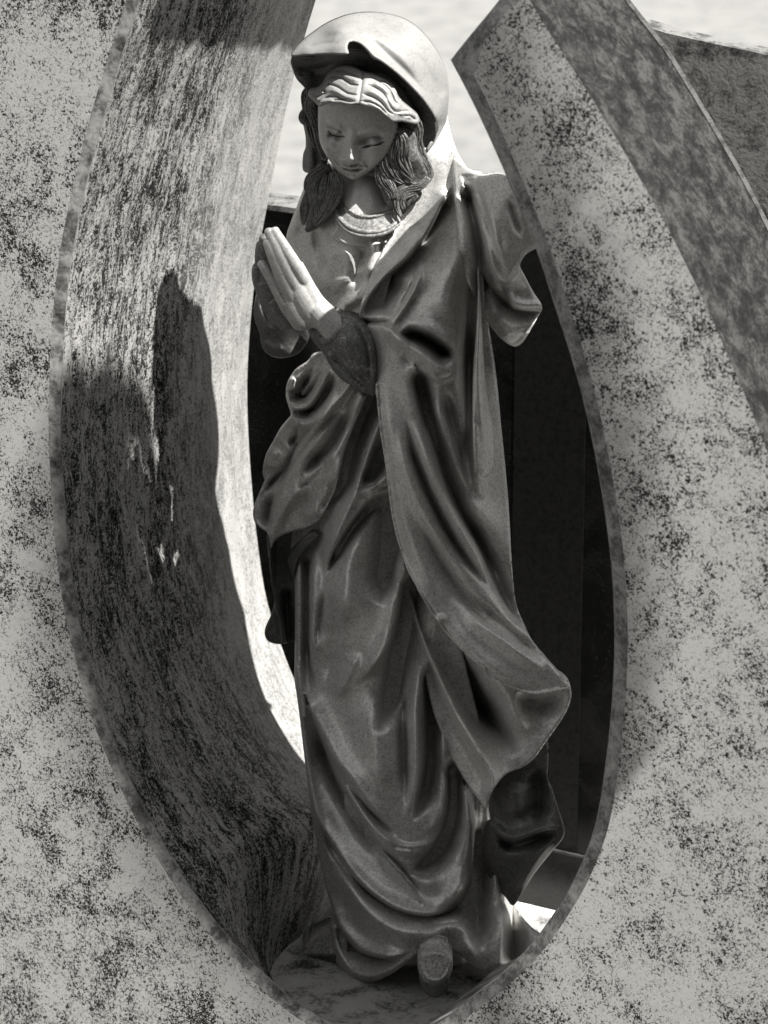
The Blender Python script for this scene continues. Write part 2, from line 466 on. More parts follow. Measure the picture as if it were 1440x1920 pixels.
# front face with the inner rim of the bevel as boundary
face_poly = np.vstack([rim_out, O_[2:], np.array([(1650, 2150)]), np.array(LO[::-1])])
FP = onv(face_poly[:, 0], face_poly[:, 1], 0.0)
flat = [Vector(((p-P0) @ U, p[2], 0)) for p in FP]
tri = tessellate_polygon([flat])
link('stone_face', FP, [list(t) for t in tri], GRANITE, stone, smooth=False)
# bevel: face edge -> arris 16 px further in
inner = onv(rimline[:, 0], rimline[:, 1], -13.0)
outer = onv(rim_out[:, 0], rim_out[:, 1], 0.0)
ridge_mid = onv((rimline[:, 0]*.93+rim_out[:, 0]*.07), (rimline[:, 1]*.93+rim_out[:, 1]*.07), -8.0)
vs = np.vstack([outer, ridge_mid])
fs = [[i, i+1, n_r+i+1, n_r+i] for i in range(n_r-1)]
link('bevel', vs, fs, BEVEL, stone, smooth=False)
link('arris', np.vstack([ridge_mid, inner]), fs, mat_pale('chipped_arris', 120, 0.08, 0.3), stone, smooth=False)
# the cut through the stone: from the arris to the back edge, left side 740 px deep
LB = [(705, -285), (688, -250), (662, -200), (652, -150), (618, -70), (592, 0), (560, 110), (530, 235), (503, 375), (484, 480), (471, 590), (464, 700), (465, 800), (472, 910),
      (482, 1010), (497, 1110), (520, 1190), (560, 1290), (625, 1390), (695, 1460), (760, 1522), (650, 1880), (640, 2000), (650, 2050), (700, 2080), (760, 2100)]
def resamp(P, n):
    P = catmull(P, 6); s = np.r_[0, np.cumsum(np.linalg.norm(np.diff(P, axis=0), axis=1))]
    q = np.linspace(0, s[-1], n); return np.stack([np.interp(q, s, P[:, 0]), np.interp(q, s, P[:, 1])], 1)
def param(PTS, n):   # keep the node-to-node correspondence of the two traced lines
    P = np.array(PTS, float); m = len(P)
    t = np.linspace(0, m-1, n); out = []
    for q in t:
        i = min(int(q), m-2); f = q-i
        a = P[i-1] if i else 2*P[0]-P[1]; b = P[i]; c = P[i+1]; d = P[i+2] if i+2 < m else 2*P[-1]-P[-2]
        out.append(0.5*((2*b)+(-a+c)*f+(2*a-5*b+4*c-d)*f*f+(-a+3*b-3*c+d)*f**3))
    return np.array(out)
nl, nd = 260, 60
Lp, Lq = param(LEFT, nl), param(LB, nl)
A3, B3 = onv(Lp[:, 0], Lp[:, 1], -13.0), onv(Lq[:, 0], Lq[:, 1], -T*1.0)
vs, uv = [], []
seg = np.r_[0, np.cumsum(np.linalg.norm(np.diff(A3, axis=0), axis=1))]
rng = np.random.RandomState(3)
dn = rng.randn(nd+1)*0.0006
for i in range(nl):
    tan = A3[min(i+1, nl-1)]-A3[max(i-1, 0)]; acr = B3[i]-A3[i]; nrm = np.cross(tan, acr); nrm /= np.linalg.norm(nrm)+1e-12
    for k in range(nd+1):
        t = k/nd
        bul = 0.0 if k in (0, nd) else dn[k]+0.0008*sin(k*1.7+i*0.05)+0.0006*sin(i*0.31+k*0.9)
        vs.append(A3[i]+acr*t+nrm*bul); uv.append((seg[i], t*np.linalg.norm(acr)))
fs = [[i*(nd+1)+k, (i+1)*(nd+1)+k, (i+1)*(nd+1)+k+1, i*(nd+1)+k+1] for i in range(nl-1) for k in range(nd)]
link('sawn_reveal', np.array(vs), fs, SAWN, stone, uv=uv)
# right blade: cut face, outer side and inner side, 310 px deep
TB = 330.0
RC = np.vstack([R_, C_[1:], O_[1:]])
mdep = []
a3 = onv(RC[:, 0], RC[:, 1], -13.0)
k1 = len(R_)+len(C_)-1
a3[k1-1:] = onv(RC[k1-1:, 0], RC[k1-1:, 1], 0.0)
yy = RC[:, 1]; idx_ = np.arange(len(RC))
th = np.where(idx_ < k1-1, np.interp(yy, [-45, 112, 340], [290, 295, TB]), np.interp(yy, [-45, 60, 150], [290, 310, TB]))
b3 = a3 - V*((th-13)*PX)[:, None]      # the blade thins towards its tip
vs = np.vstack([a3, b3]); n_ = len(RC)
kR = len(R_)
uvr = None
link('blade_inner_side', vs, [[i, i+1, n_+i+1, n_+i] for i in range(kR-1)], BEVEL, stone, smooth=False)
link('blade_cut_end', vs, [[i, i+1, n_+i+1, n_+i] for i in range(kR-1, k1-1)], BEVEL, stone, smooth=False)
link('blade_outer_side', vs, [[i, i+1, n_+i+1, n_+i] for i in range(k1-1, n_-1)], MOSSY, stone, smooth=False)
# pale chipped arris along the back edge of the blade's outer side
ar = b3[k1-1:]; k_ = len(ar); U3, Z3 = U, np.array([0, 0, 1.0])
tn = np.gradient(ar, axis=0); tn /= np.linalg.norm(tn, axis=1)[:, None]; nn = np.cross(tn, V); 
nn *= np.sign(nn @ U)[:, None]
w_ = 5*PX
vs = np.vstack([ar+nn*0.0008+V*w_, ar+nn*0.0035, ar-V*w_*2, ar-nn*0.02-V*w_*2])
link('back_arris', vs, [[j*k_+i, j*k_+i+1, (j+1)*k_+i+1, (j+1)*k_+i] for j in range(3) for i in range(k_-1)], mat_pale('mossy_arris', 60, 0.03, 0.13), stone, smooth=False)
# back and outside of the stone
bk = [P0*0+p for p in (FP - V*TB*PX)]
lo = onv(np.array([p[0] for p in LO]), np.array([p[1] for p in LO]), 0.0)
vs = np.vstack([lo, lo-V*T*PX]); m_ = len(lo)
link('outer_side', vs, [[i, i+1, m_+i+1, m_+i] for i in range(m_-1)], GRANITE, stone, smooth=False)
backl = np.vstack([B3, (lo-V*T*PX)[::-1]])
flat = [Vector(((p-P0) @ U, p[2], 0)) for p in backl]
link('stone_back', backl, [list(t) for t in tessellate_polygon([flat])], GRANITE, stone, smooth=False)
poly = np.vstack([b3[:], FP[len(rim_out)+len(O_)-2+0:][:1]-V*TB*PX])
poly = np.vstack([b3, onv(np.array([1000.]), np.array([2150.]), 0.0)-V*TB*PX])
flat = [Vector(((p-P0) @ U, p[2], 0)) for p in poly]
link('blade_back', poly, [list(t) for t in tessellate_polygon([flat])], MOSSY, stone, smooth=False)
# ledge
def box(u0, u1, v0, v1, zb, zt, bev=0.0):
    c = [uvz(u, v, z) for z in (zb, zt) for (u, v) in ((u0, v0), (u1, v0), (u1, v1), (u0, v1))]
    return c, [[0, 1, 2, 3], [7, 6, 5, 4], [4, 5, 1, 0], [5, 6, 2, 1], [6, 7, 3, 2], [7, 4, 0, 3]]
def uof(px, py, v): return float((onv(px, py, v)-P0) @ U)
uL, uR = uof(118, 800, 0)-0.0, uof(1168, 1160, 0)
c, f = box(uL+0.02, uR-0.005, -T*PX, -14*PX, ZL-0.25, ZL)
link('ledge', c, f, LEDGE, stone, smooth=False)
c, f = box(uL-0.22, uR+0.25, -T*PX+0.002, -0.012, ZL-0.52, ZL-0.24)
link('foot_block', c, f, GRANITE, stone, smooth=False)

# black slab behind, with a white strip painted for the sun patch on the ledge
pz = lambda px, py, v: float(onv(px, py, v)[2])
VB = -(T+130)
bs = empty('black_granite_slab', uvz(0.4, VB*PX, ZL-0.5))
tag(bs, 'polished black granite slab standing upright close behind the statue', 'stone slab')
zt = pz(520, 396, VB)
c, f = box(uof(330, 400, VB), uof(1330, 700, VB), (VB-90)*PX, VB*PX, pz(1000, 1712, VB)+0.0, zt)
link('panel', c, f, BLACK, bs, smooth=False)
c, f = box(uof(330, 400, VB), uof(1330, 700, VB), (VB-95)*PX, VB*PX+0.002, zt+0.0005, zt+0.006)
link('top_edge', c, f, mat_pale('dusty_edge', 80, 0.03, 0.2), bs, smooth=False)
zj = pz(1070, 1600, VB)
c, f = box(uof(330, 400, VB), uof(1330, 700, VB), VB*PX, VB*PX+0.003, zj-0.0012, zj+0.0012)
link('joint_line', c, f, mat_pale('mortar', 80, 0.02, 0.06), bs, smooth=False)
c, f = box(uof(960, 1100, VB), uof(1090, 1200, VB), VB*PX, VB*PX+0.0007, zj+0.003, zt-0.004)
link('reflection_band', c, f, mat_pale('painted_reflection', 190, 0.001, 0.009, rough=0.5, bd=0.0003), bs, smooth=False)  # paler strip drawn in place of a reflection on the slab
ms = empty('sun_patch_strip', uvz(0.4, VB*PX, ZL-0.05))
tag(ms, 'white strip painted as the ledge sun patch at the foot of the black slab beside the hem', 'sun patch')
zk = pz(1010, 1752, VB+120)
c, f = box(uof(700, 1700, VB), uof(1400, 1700, VB), VB*PX+0.001, (VB+128)*PX, zk-0.5, zk)
link('strip_top', c, f, SUN_PATCH, ms, smooth=False)

# mossy stone behind the blade on the right
VM = -(T+160)
mo = empty('mossy_gravestone', uvz(1.0, VM*PX, ZL-0.5))
tag(mo, 'dark mossy gravestone with a sloping top edge behind the right blade', 'gravestone')
mpts = [(1195, 45), (1250, 62), (1320, 78), (1440, 103), (1600, 135), (1800, 175), (1800, 1900), (1700, 1900), (1440, 620), (1330, 330), (1240, 140), (1188, 60)]
mp = onv(np.array([p[0] for p in mpts], float), np.array([p[1] for p in mpts], float), VM)
k = len(mp); flat = [Vector(((p-P0) @ U, p[2], 0)) for p in mp]
tr = [list(t) for t in tessellate_polygon([flat])]
link('slab_body', np.vstack([mp, mp-V*60*PX]), tr+[[a+k for a in reversed(t)] for t in tr]+[[i, (i+1) % k, k+(i+1) % k, k+i] for i in range(k)], mat_pale('mottled_mossy_face', 42, 0.03, 0.20), mo, smooth=False)

# ------------------------------------------------------------------ the statue
st = empty('praying_statue', at(770, 1800, 0))
tag(st, 'weathered bronze statue of a veiled woman praying with folded hands and flowing mantle', 'statue')

# body core, round on every side
def core():
    rows = [(330, 690, 70, 50, -10), (420, 700, 105, 40, -30), (520, 735, 125, 45, -25), (700, 745, 120, 50, -10), (900, 740, 125, 50, -5),
            (1150, 755, 125, 50, -5), (1400, 770, 130, 50, -5), (1600, 780, 125, 50, -5), (1720, 785, 135, 50, -5), (1790, 790, 140, 50, 0)]
    R = np.array(rows, float); q = np.linspace(0, 1, 90); t = np.linspace(0, 1, len(R)); R = np.stack([np.interp(q, t, R[:, i]) for i in range(5)], 1)
    vs, fs = [], []; n = 96
    for y, cx, a, b, cd in R:
        c = at(cx, y, cd)
        for k in range(n):
            w = 2*pi*k/n; g = 1+0.07*sin(w*9+y*0.006)+0.04*sin(w*17-y*0.01)
            if sin(w) > 0: g *= 0.8
            vs.append(c+np.array([cos(w)*a*g, sin(w)*b*g, 0])*PX)
    for j in range(len(R)-1):
        for k in range(n): fs.append([j*n+k, (j+1)*n+k, (j+1)*n+(k+1) % n, j*n+(k+1) % n])
    m = len(R); vs.append(at(690, 320, -20)); vs.append(at(795, 1795, 0))
    fs += [[m*n, k, (k+1) % n] for k in range(n)] + [[m*n+1, (m-1)*n+(k+1) % n, (m-1)*n+k] for k in range(n)]
    return link('back_drapery', np.array(vs), fs, GOWN, st)
core()

# gown skirt
gown_out = z4([(560, -180), (420, 200), (360, 600), (300, 960), (320, 1080), (325, 1200), (325, 1450), (322, 1650)]) + \
    z6([(38, 120), (55, 250), (75, 420), (92, 560), (112, 700), (140, 850), (168, 990), (195, 1090), (190, 1160), (192, 1230), (205, 1300), (240, 1370), (290, 1408), (345, 1428), (400, 1415),
        (470, 1380), (535, 1335), (590, 1292), (640, 1273), (690, 1269), (740, 1280), (790, 1312), (840, 1350), (890, 1368), (930, 1360), (970, 1342), (998, 1332), (1050, 1320), (1100, 1280), (1142, 1232),
        (1100, 1195), (1050, 1140), (1012, 1070), (980, 960), (930, 830), (900, 600), (870, 300), (800, 0)]) + [(840, 1100), (820, 800), (760, 640)]
gown_d = tps([(640, 650, 110), (760, 650, 120), (560, 1000, 40), (640, 950, 120), (740, 950, 130), (850, 1000, 90), (553, 1200, 45), (600, 1200, 110), (680, 1150, 165), (760, 1200, 130), (860, 1300, 90),
              (575, 1450, 60), (640, 1450, 130), (720, 1450, 165), (800, 1450, 140), (900, 1450, 50), (600, 1640, 70), (660, 1640, 130), (740, 1640, 165), (840, 1640, 120), (930, 1640, 40),
              (625, 1780, 95), (680, 1830, 150), (780, 1780, 190), (860, 1790, 150), (920, 1815, 95), (1000, 1770, 30), (1010, 1740, 10)])
gf = [
    F(z4([(715, 120), (640, 300), (590, 440), (550, 600), (480, 740)]), -30, 16, 18, 0),
    F(z4([(790, 250), (730, 420), (690, 540), (630, 700), (570, 830), (510, 970), (485, 1100)]), 20, 16, 7, 0),
    F(z4([(800, 420), (760, 520), (690, 610)]), -30, 12, 10, 0),
    F(z4([(820, 560), (750, 610), (680, 650), (640, 730)]), 12, 9, 9, 0),
    F(z4([(830, 650), (775, 655), (715, 690), (640, 780), (575, 880), (520, 980), (490, 1090)]), 17, 16, 4, 0),
    F(z4([(830, 675), (775, 690), (720, 730), (650, 820), (590, 910), (530, 1010), (500, 1100)]), -26, 5, 9, 0),
    F(z4([(720, 780), (640, 950), (600, 1150), (580, 1400)]), 22, 30, 34),
    F(z4([(860, 720), (850, 900), (820, 1100), (780, 1260)]), -42, 26, 16, 0),
    F(z4([(915, 1060), (890, 1200), (850, 1400), (760, 1560), (640, 1690)]), 26, 18, 10, 0),
    F(z4([(940, 1150), (915, 1320), (880, 1500), (850, 1700), (800, 1860), (760, 1960)]), -52, 13, 20, 0),
    F(z4([(350, 1040), (350, 1300), (350, 1600), (380, 1850)]), 16, 8, 8, 0, 0),
    F(z4([(385, 1020), (388, 1300), (392, 1600), (395, 1700)]), -20, 8, 7, 0),
    F(z4([(445, 900), (425, 1100), (420, 1300), (415, 1500), (415, 1640)]), 16, 6, 14),
    F(z4([(490, 1150), (460, 1300), (440, 1480)]), -9, 5, 8),
    F(z4([(680, 1500), (600, 1650), (560, 1760)]), 9, 14, 14),
    F(z4([(560, 1300), (520, 1500), (500, 1700)]), -7, 14, 14),
    # lower skirt
    F(z6([(40, 0), (60, 200), (85, 400), (110, 560), (150, 740), (200, 900)]), 14, 10, 9, 0),
    F(z6([(105, 190), (150, 360), (215, 520), (300, 660), (390, 800), (480, 910)]), -34, 16, 8),
    F(z6([(100, 180), (145, 290), (205, 410), (270, 510), (350, 610), (440, 700), (520, 760)]), 20, 4, 26, 0),
    F(z6([(200, 400), (260, 500), (330, 600), (420, 700), (500, 770)]), -13, 5, 6),
    F(z6([(195, 420), (260, 540), (330, 660), (410, 750), (500, 810), (590, 815), (660, 780), (700, 700), (715, 560), (720, 420)]), 15, 10, 7),
    F(z6([(430, 790), (510, 815), (590, 818), (650, 795)]), -9, 5, 5),
    F(z6([(430, 100), (400, 250), (400, 450), (450, 600)]), 12, 38, 34),
    F(z6([(570, 60), (520, 200), (520, 400), (525, 520), (520, 640)]), -20, 9, 9),
    F(z6([(600, 0), (575, 180), (580, 380), (570, 560), (530, 680)]), 18, 13, 13, 0),
    F(z6([(640, 60), (645, 250), (640, 430), (610, 580), (555, 710)]), -40, 10, 12, 0),
    F(z6([(690, 200), (700, 420), (700, 580), (670, 700), (590, 760)]), 20, 14, 10),
    F(z6([(745, 480), (745, 620), (715, 750), (650, 860), (540, 945)]), -54, 14, 15, 0, 1, 0.2),
    F(z6([(545, 955), (650, 870), (740, 760), (760, 640)]), 6, 6, 6),
    F(z6([(795, 560), (815, 700), (825, 840), (815, 930), (780, 1010), (720, 1060), (640, 1085)]), 30, 24, 8, 0),
    F(z6([(560, 850), (640, 940), (600, 1010)]), 6, 24, 24),
    F(z6([(360, 780), (440, 870), (520, 960), (580, 1035), (630, 1095)]), 14, 7, 4),
    F(z6([(370, 760), (450, 850), (530, 935), (610, 1050)]), -10, 3, 6),
    F(z6([(105, 590), (140, 690), (200, 800), (270, 910), (360, 1000), (460, 1070), (560, 1105), (650, 1110), (740, 1080), (805, 1010)]), 17, 4, 18),
    F(z6([(115, 620), (150, 720), (210, 830), (280, 930), (370, 1025), (470, 1092), (570, 1125), (660, 1130), (750, 1105), (830, 1020)]), -18, 8, 4),
    F(z6([(600, 1128), (680, 1128), (770, 1090), (845, 1000), (870, 880), (870, 700)]), -40, 14, 16),
    F(z6([(180, 800), (260, 960), (360, 1100), (480, 1180), (620, 1200), (760, 1180)]), 20, 22, 22),
    F(z6([(215, 1110), (245, 1180), (290, 1240), (350, 1285), (420, 1305), (500, 1300), (560, 1270)]), 17, 4, 20, 0),
    F(z6([(212, 1140), (245, 1215), (300, 1275), (360, 1305), (430, 1318), (500, 1312)]), -24, 9, 4),
    F(z6([(210, 1180), (230, 1280), (290, 1370), (380, 1390), (480, 1350), (570, 1285)]), 9, 7, 9, 0),
    F(z6([(640, 1180), (740, 1160), (800, 1200), (830, 1290), (880, 1350)]), 16, 16, 26),
    F(z6([(860, 760), (850, 900), (850, 1050), (855, 1200), (870, 1310)]), -34, 20, 22, 0),
    F(z6([(905, 780), (930, 930), (955, 1080), (965, 1220), (960, 1330)]), 17, 22, 16, 1, 0),
    F(z6([(1010, 1060), (1015, 1180), (1010, 1320)]), -40, 12, 14, 0, 0),
    F(z6([(1000, 700), (990, 900), (1000, 1050)]), -40, 20, 20, 0, 0),
]
patch('gown', gown_out, (lambda x, y: gown_d(x, y)-22), gf, GOWN, st, step=2.6, thick=22, rim=6)

# left drape of the mantle, with the dark inside behind it
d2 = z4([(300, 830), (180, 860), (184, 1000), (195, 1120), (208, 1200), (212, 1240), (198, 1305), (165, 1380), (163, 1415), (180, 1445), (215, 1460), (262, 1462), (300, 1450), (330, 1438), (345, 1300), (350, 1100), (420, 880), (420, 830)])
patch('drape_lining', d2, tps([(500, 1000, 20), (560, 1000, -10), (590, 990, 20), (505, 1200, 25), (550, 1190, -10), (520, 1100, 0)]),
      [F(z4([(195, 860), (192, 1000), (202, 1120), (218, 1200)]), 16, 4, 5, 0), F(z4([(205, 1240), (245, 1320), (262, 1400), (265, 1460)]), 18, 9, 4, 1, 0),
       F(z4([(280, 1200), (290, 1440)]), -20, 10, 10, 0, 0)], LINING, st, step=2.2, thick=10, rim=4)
d1 = z4([(540, -110), (430, -100), (395, -60), (330, -15), (287, 50), (275, 110), (285, 160), (300, 205), (302, 235), (250, 300), (205, 380), (168, 450), (150, 530), (160, 585), (135, 650), (100, 738), (107, 800), (140, 835), (180, 865), (190, 905), (196, 945), (215, 908),
         (255, 876), (330, 850), (400, 830), (450, 797), (500, 720), (545, 620), (575, 500), (600, 400), (650, 270), (690, 180), (725, 100), (740, 20), (680, -80)])
patch('left_drape', d1, tps([(540, 740, 60), (560, 780, 95), (620, 700, 130), (680, 740, 150), (495, 880, 20), (480, 960, 30), (505, 1000, 40), (560, 900, 90), (600, 850, 120), (650, 830, 140), (570, 990, 80), (610, 940, 110)]), [
    F(z4([(300, 40), (285, 110), (300, 165), (345, 188), (390, 175), (430, 130), (470, 60), (520, -40)]), 22, 9, 8),
    F(z4([(440, -60), (400, 20), (370, 80), (345, 130), (375, 130), (430, 60), (480, -20)]), -22, 9, 9),
    F(z4([(320, 10), (310, 60), (318, 110)]), 10, 8, 8),
    F(z4([(400, 60), (365, 100), (350, 125)]), 9, 5, 4),
    F(z4([(305, 215), (345, 205), (400, 208), (445, 170), (500, 90), (540, 0)]), -26, 6, 7),
    F(z4([(303, 225), (340, 262), (400, 272), (455, 235), (505, 170), (560, 80), (600, 10)]), 20, 9, 7, 0),
    F(z4([(350, 270), (335, 330), (290, 400)]), -14, 7, 7),
    F(z4([(330, 240), (345, 290), (345, 350)]), 6, 3, 3),
    F(z4([(640, 30), (580, 120), (500, 220), (420, 320), (350, 410), (290, 500), (240, 570)]), 20, 9, 7, 0),
    F(z4([(470, 240), (390, 320), (330, 400), (280, 500), (200, 590), (130, 700)]), -20, 6, 9),
    F(z4([(590, 150), (520, 270), (430, 380), (340, 500), (270, 600), (235, 700), (205, 820), (190, 880)]), 22, 5, 22, 1, 0),
    F(z4([(210, 640), (185, 740), (175, 850)]), -22, 12, 6),
    F(z4([(640, 160), (580, 280), (520, 380), (430, 470), (350, 560)]), -22, 10, 14),
    F(z4([(680, 130), (610, 280), (570, 380), (500, 480), (420, 570), (330, 650), (270, 740), (235, 850)]), 17, 14, 12, 0),
    F(z4([(540, 440), (470, 520), (400, 590), (320, 640)]), -12, 8, 8),
    F(z4([(600, 380), (560, 500), (520, 620), (450, 740), (350, 800)]), 14, 16, 12),
    F(z4([(545, 560), (500, 680), (440, 760)]), -12, 8, 8),
    F(z4([(250, 620), (290, 480), (330, 420)]), -5, 4, 4),
    F(z4([(240, 400), (200, 470), (190, 540)]), 10, 14, 10),
], GOWN, st, step=2.3, thick=14, rim=5)
# small tucked fold at the hip
patch('hip_tuck', z4([(420, 860), (340, 930), (300, 970), (285, 1010), (300, 1060), (318, 1110), (330, 1060), (345, 1000), (400, 930), (450, 880)]), tps([(560, 1000, 55), (540, 1060, 30), (590, 1010, 90), (550, 1085, 40)]),
      [F(z4([(430, 880), (360, 960), (320, 1040), (318, 1100)]), 10, 6, 5)], LINING, st, step=2.2, thick=20, rim=4)

# lower cloak falling inside the mantle
m3 = z5([(150, 420), (185, 505), (195, 620), (225, 780), (262, 960), (300, 1150), (330, 1270), (380, 1400), (430, 1520)]) + z6([(700, 330), (750, 430), (790, 500), (835, 570), (870, 615), (892, 645), (905, 600), (928, 545), (985, 482), (1060, 450), (1110, 410), (1160, 340), (1210, 270), (1258, 190), (1275, 120), (1250, 50), (1150, -10), (1000, -60), (850, -140)]) + z5([(600, 850), (400, 600)])
patch('cloak_fall', m3, tps([(760, 1070, 95), (790, 1200, 100), (820, 1350, 105), (870, 1470, 105), (915, 1515, 105), (850, 1200, 85), (880, 1300, 70), (940, 1400, 75), (1000, 1420, 60), (960, 1250, 90), (1060, 1310, 30), (1050, 1260, 40), (1030, 1360, 40)]), [
    F(z5([(190, 540), (225, 700), (285, 880), (360, 1060), (450, 1260), (550, 1440), (640, 1600), (640, 1680)]), 30, 10, 28, 0, 0),
    F(z5([(215, 560), (290, 760), (390, 950), (500, 1120), (620, 1290), (730, 1420), (790, 1500)]), -58, 20, 22, 0),
    F(z5([(560, 1000), (680, 1120), (780, 1280), (830, 1400)]), 18, 26, 30),
    F(z5([(760, 1160), (900, 1220), (1040, 1160)]), -14, 22, 16),
    F(z5([(460, 1250), (560, 1440), (620, 1560)]), 4, 8, 8),
], MANTLE, st, step=2.6, thick=12, rim=4)
# back hem flare
m4 = z6([(985, 470), (940, 525), (912, 580), (903, 640), (915, 690), (880, 720), (870, 800), (880, 900), (930, 980), (980, 1040), (1015, 1075), (1060, 1010), (1110, 930), (1190, 830), (1232, 780), (1246, 740), (1215, 640), (1190, 560), (1168, 500), (1172, 420), (1165, 340), (1110, 395), (1060, 435)])
patch('back_hem', m4, tps([(930, 1480, 70), (990, 1440, 40), (1020, 1410, 10), (920, 1530, 40), (970, 1560, 60), (1010, 1550, 40), (1058, 1558, 20), (960, 1640, 0), (1000, 1620, 10), (960, 1690, -20)]), [
    F(z6([(905, 640), (925, 720), (975, 768), (1030, 776), (1085, 757), (1140, 737), (1200, 727), (1244, 737)]), 16, 3, 14),
    F(z6([(930, 740), (1000, 800), (1080, 785), (1150, 765), (1220, 760)]), -26, 12, 5),
    F(z6([(990, 520), (1010, 600), (1040, 690)]), 14, 20, 24), F(z6([(1120, 440), (1130, 560), (1120, 720)]), -20, 20, 18),
    F(z6([(1200, 760), (1120, 860), (1020, 1020)]), 16, 12, 12),
], LINING, st, step=2.4, thick=12, rim=4)

# hanging cape on the right shoulder
cape = [(850, 300), (880, 318), (905, 328), (935, 326), (965, 340), (1000, 390), (1030, 462)] + z3([(1060, 478), (1010, 500), (985, 525), (965, 575), (1000, 650), (1040, 725), (1085, 798), (1060, 850), (1030, 905), (980, 985), (935, 1008), (880, 980), (830, 930), (780, 860), (745, 780), (700, 700), (640, 560), (620, 300)])
patch('shoulder_cape', cape, tps([(850, 300, 40), (935, 330, 90), (870, 400, 120), (930, 420, 135), (1000, 465, 70), (900, 520, 125), (960, 500, 110), (985, 560, 60), (1015, 578, 20), (965, 640, 20), (900, 600, 70), (860, 560, 90)]), [
    F(z3([(720, 115), (760, 230), (790, 340), (830, 460)]), -9, 5, 6),
    F(z3([(745, 120), (800, 300), (840, 430), (900, 620)]), 9, 10, 14, 0),
    F(z3([(680, 200), (715, 330), (735, 450), (745, 600), (745, 760)]), -38, 10, 16, 0, 0),
    F(z3([(700, 190), (740, 300), (780, 430), (820, 560), (880, 700)]), 12, 7, 7),
    F(z3([(900, 200), (940, 330), (980, 430)]), -6, 6, 8),
    F(z3([(1045, 480), (985, 520), (955, 590), (915, 650), (890, 700)]), 16, 3, 14, 0),
    F(z3([(890, 690), (905, 760), (960, 800), (1085, 805)]), 20, 3, 16, 1, 0),
    F(z3([(760, 640), (850, 740), (910, 800), (980, 825), (1080, 820)]), -26, 14, 6, 0, 0),
    F(z3([(850, 640), (880, 720), (930, 800)]), -14, 10, 8),
    F(z3([(820, 820), (880, 900), (930, 990)]), 14, 16, 20),
], MANTLE, st, step=2.4, thick=14, rim=5)
drop = z3([(738, 560), (748, 700), (760, 900), (770, 1080), (788, 1280), (815, 1430), (828, 1520), (828, 1610), (808, 1680), (775, 1716), (745, 1695), (722, 1630), (712, 1520), (710, 1350), (714, 1150), (728, 950), (738, 750)])
patch('hanging_sleeve', drop, tps([(897, 520, 135), (893, 700, 160), (905, 870, 150), (900, 800, 158)]), [
    F(z3([(742, 620), (745, 900), (745, 1200), (765, 1500), (770, 1650)]), 16, 9, 9, 0), F(z3([(725, 1400), (740, 1600)]), 5, 5, 5)], MANTLE, st, step=2.0, thick=30, rim=9)

# the mantle
m1 = [(792, 288), (805, 332), (795, 347), (778, 372), (762, 392), (748, 411), (731, 445), (713, 478), (697, 515), (683, 552), (675, 582), (674, 600), (690, 606)] + \
    z2([(838, 790), (862, 835), (886, 885), (905, 950), (912, 1020), (908, 1130), (905, 1230)]) + \
    z4([(762, 60), (768, 150), (778, 250), (790, 350), (803, 430), (815, 510), (825, 590), (835, 680), (850, 780), (868, 860), (885, 925), (908, 990), (932, 1060), (965, 1125), (1005, 1200), (1060, 1290), (1140, 1402), (1250, 1520), (1350, 1600)]) + \
    z5([(600, 1040), (665, 1080), (730, 1118), (800, 1145), (865, 1157), (930, 1152), (1000, 1135), (1045, 1125), (1062, 1130), (1045, 1095), (1010, 1055), (930, 965), (860, 880), (815, 790), (775, 690), (757, 560), (745, 400), (738, 250), (728, 100)]) + \
    [(948, 880), (940, 800), (930, 700), (915, 600), (905, 500), (900, 400), (905, 328), (880, 318), (858, 285), (842, 235), (832, 170), (800, 150), (775, 200), (780, 250)]
m1d = tps([(792, 290, 50), (840, 240, 5), (820, 160, -20), (780, 200, 20), (748, 411, 75), (800, 340, 50), (860, 372, 60), (905, 330, 30), (674, 600, 150), (740, 520, 145), (800, 480, 135), (850, 500, 150), (905, 500, 70), (700, 620, 175), (780, 620, 195), (850, 640, 160), (915, 650, 50),
           (710, 760, 180), (780, 760, 195), (850, 800, 150), (930, 800, 40), (720, 900, 165), (790, 900, 185), (860, 900, 150), (945, 930, 20), (750, 1040, 160), (810, 1040, 175), (880, 1060, 140), (955, 1040, 40),
           (820, 1190, 160), (880, 1190, 155), (940, 1180, 120), (975, 1150, 70), (900, 1260, 145), (980, 1260, 110), (1062, 1292, 50), (1000, 1300, 95), (1030, 1235, 70)])
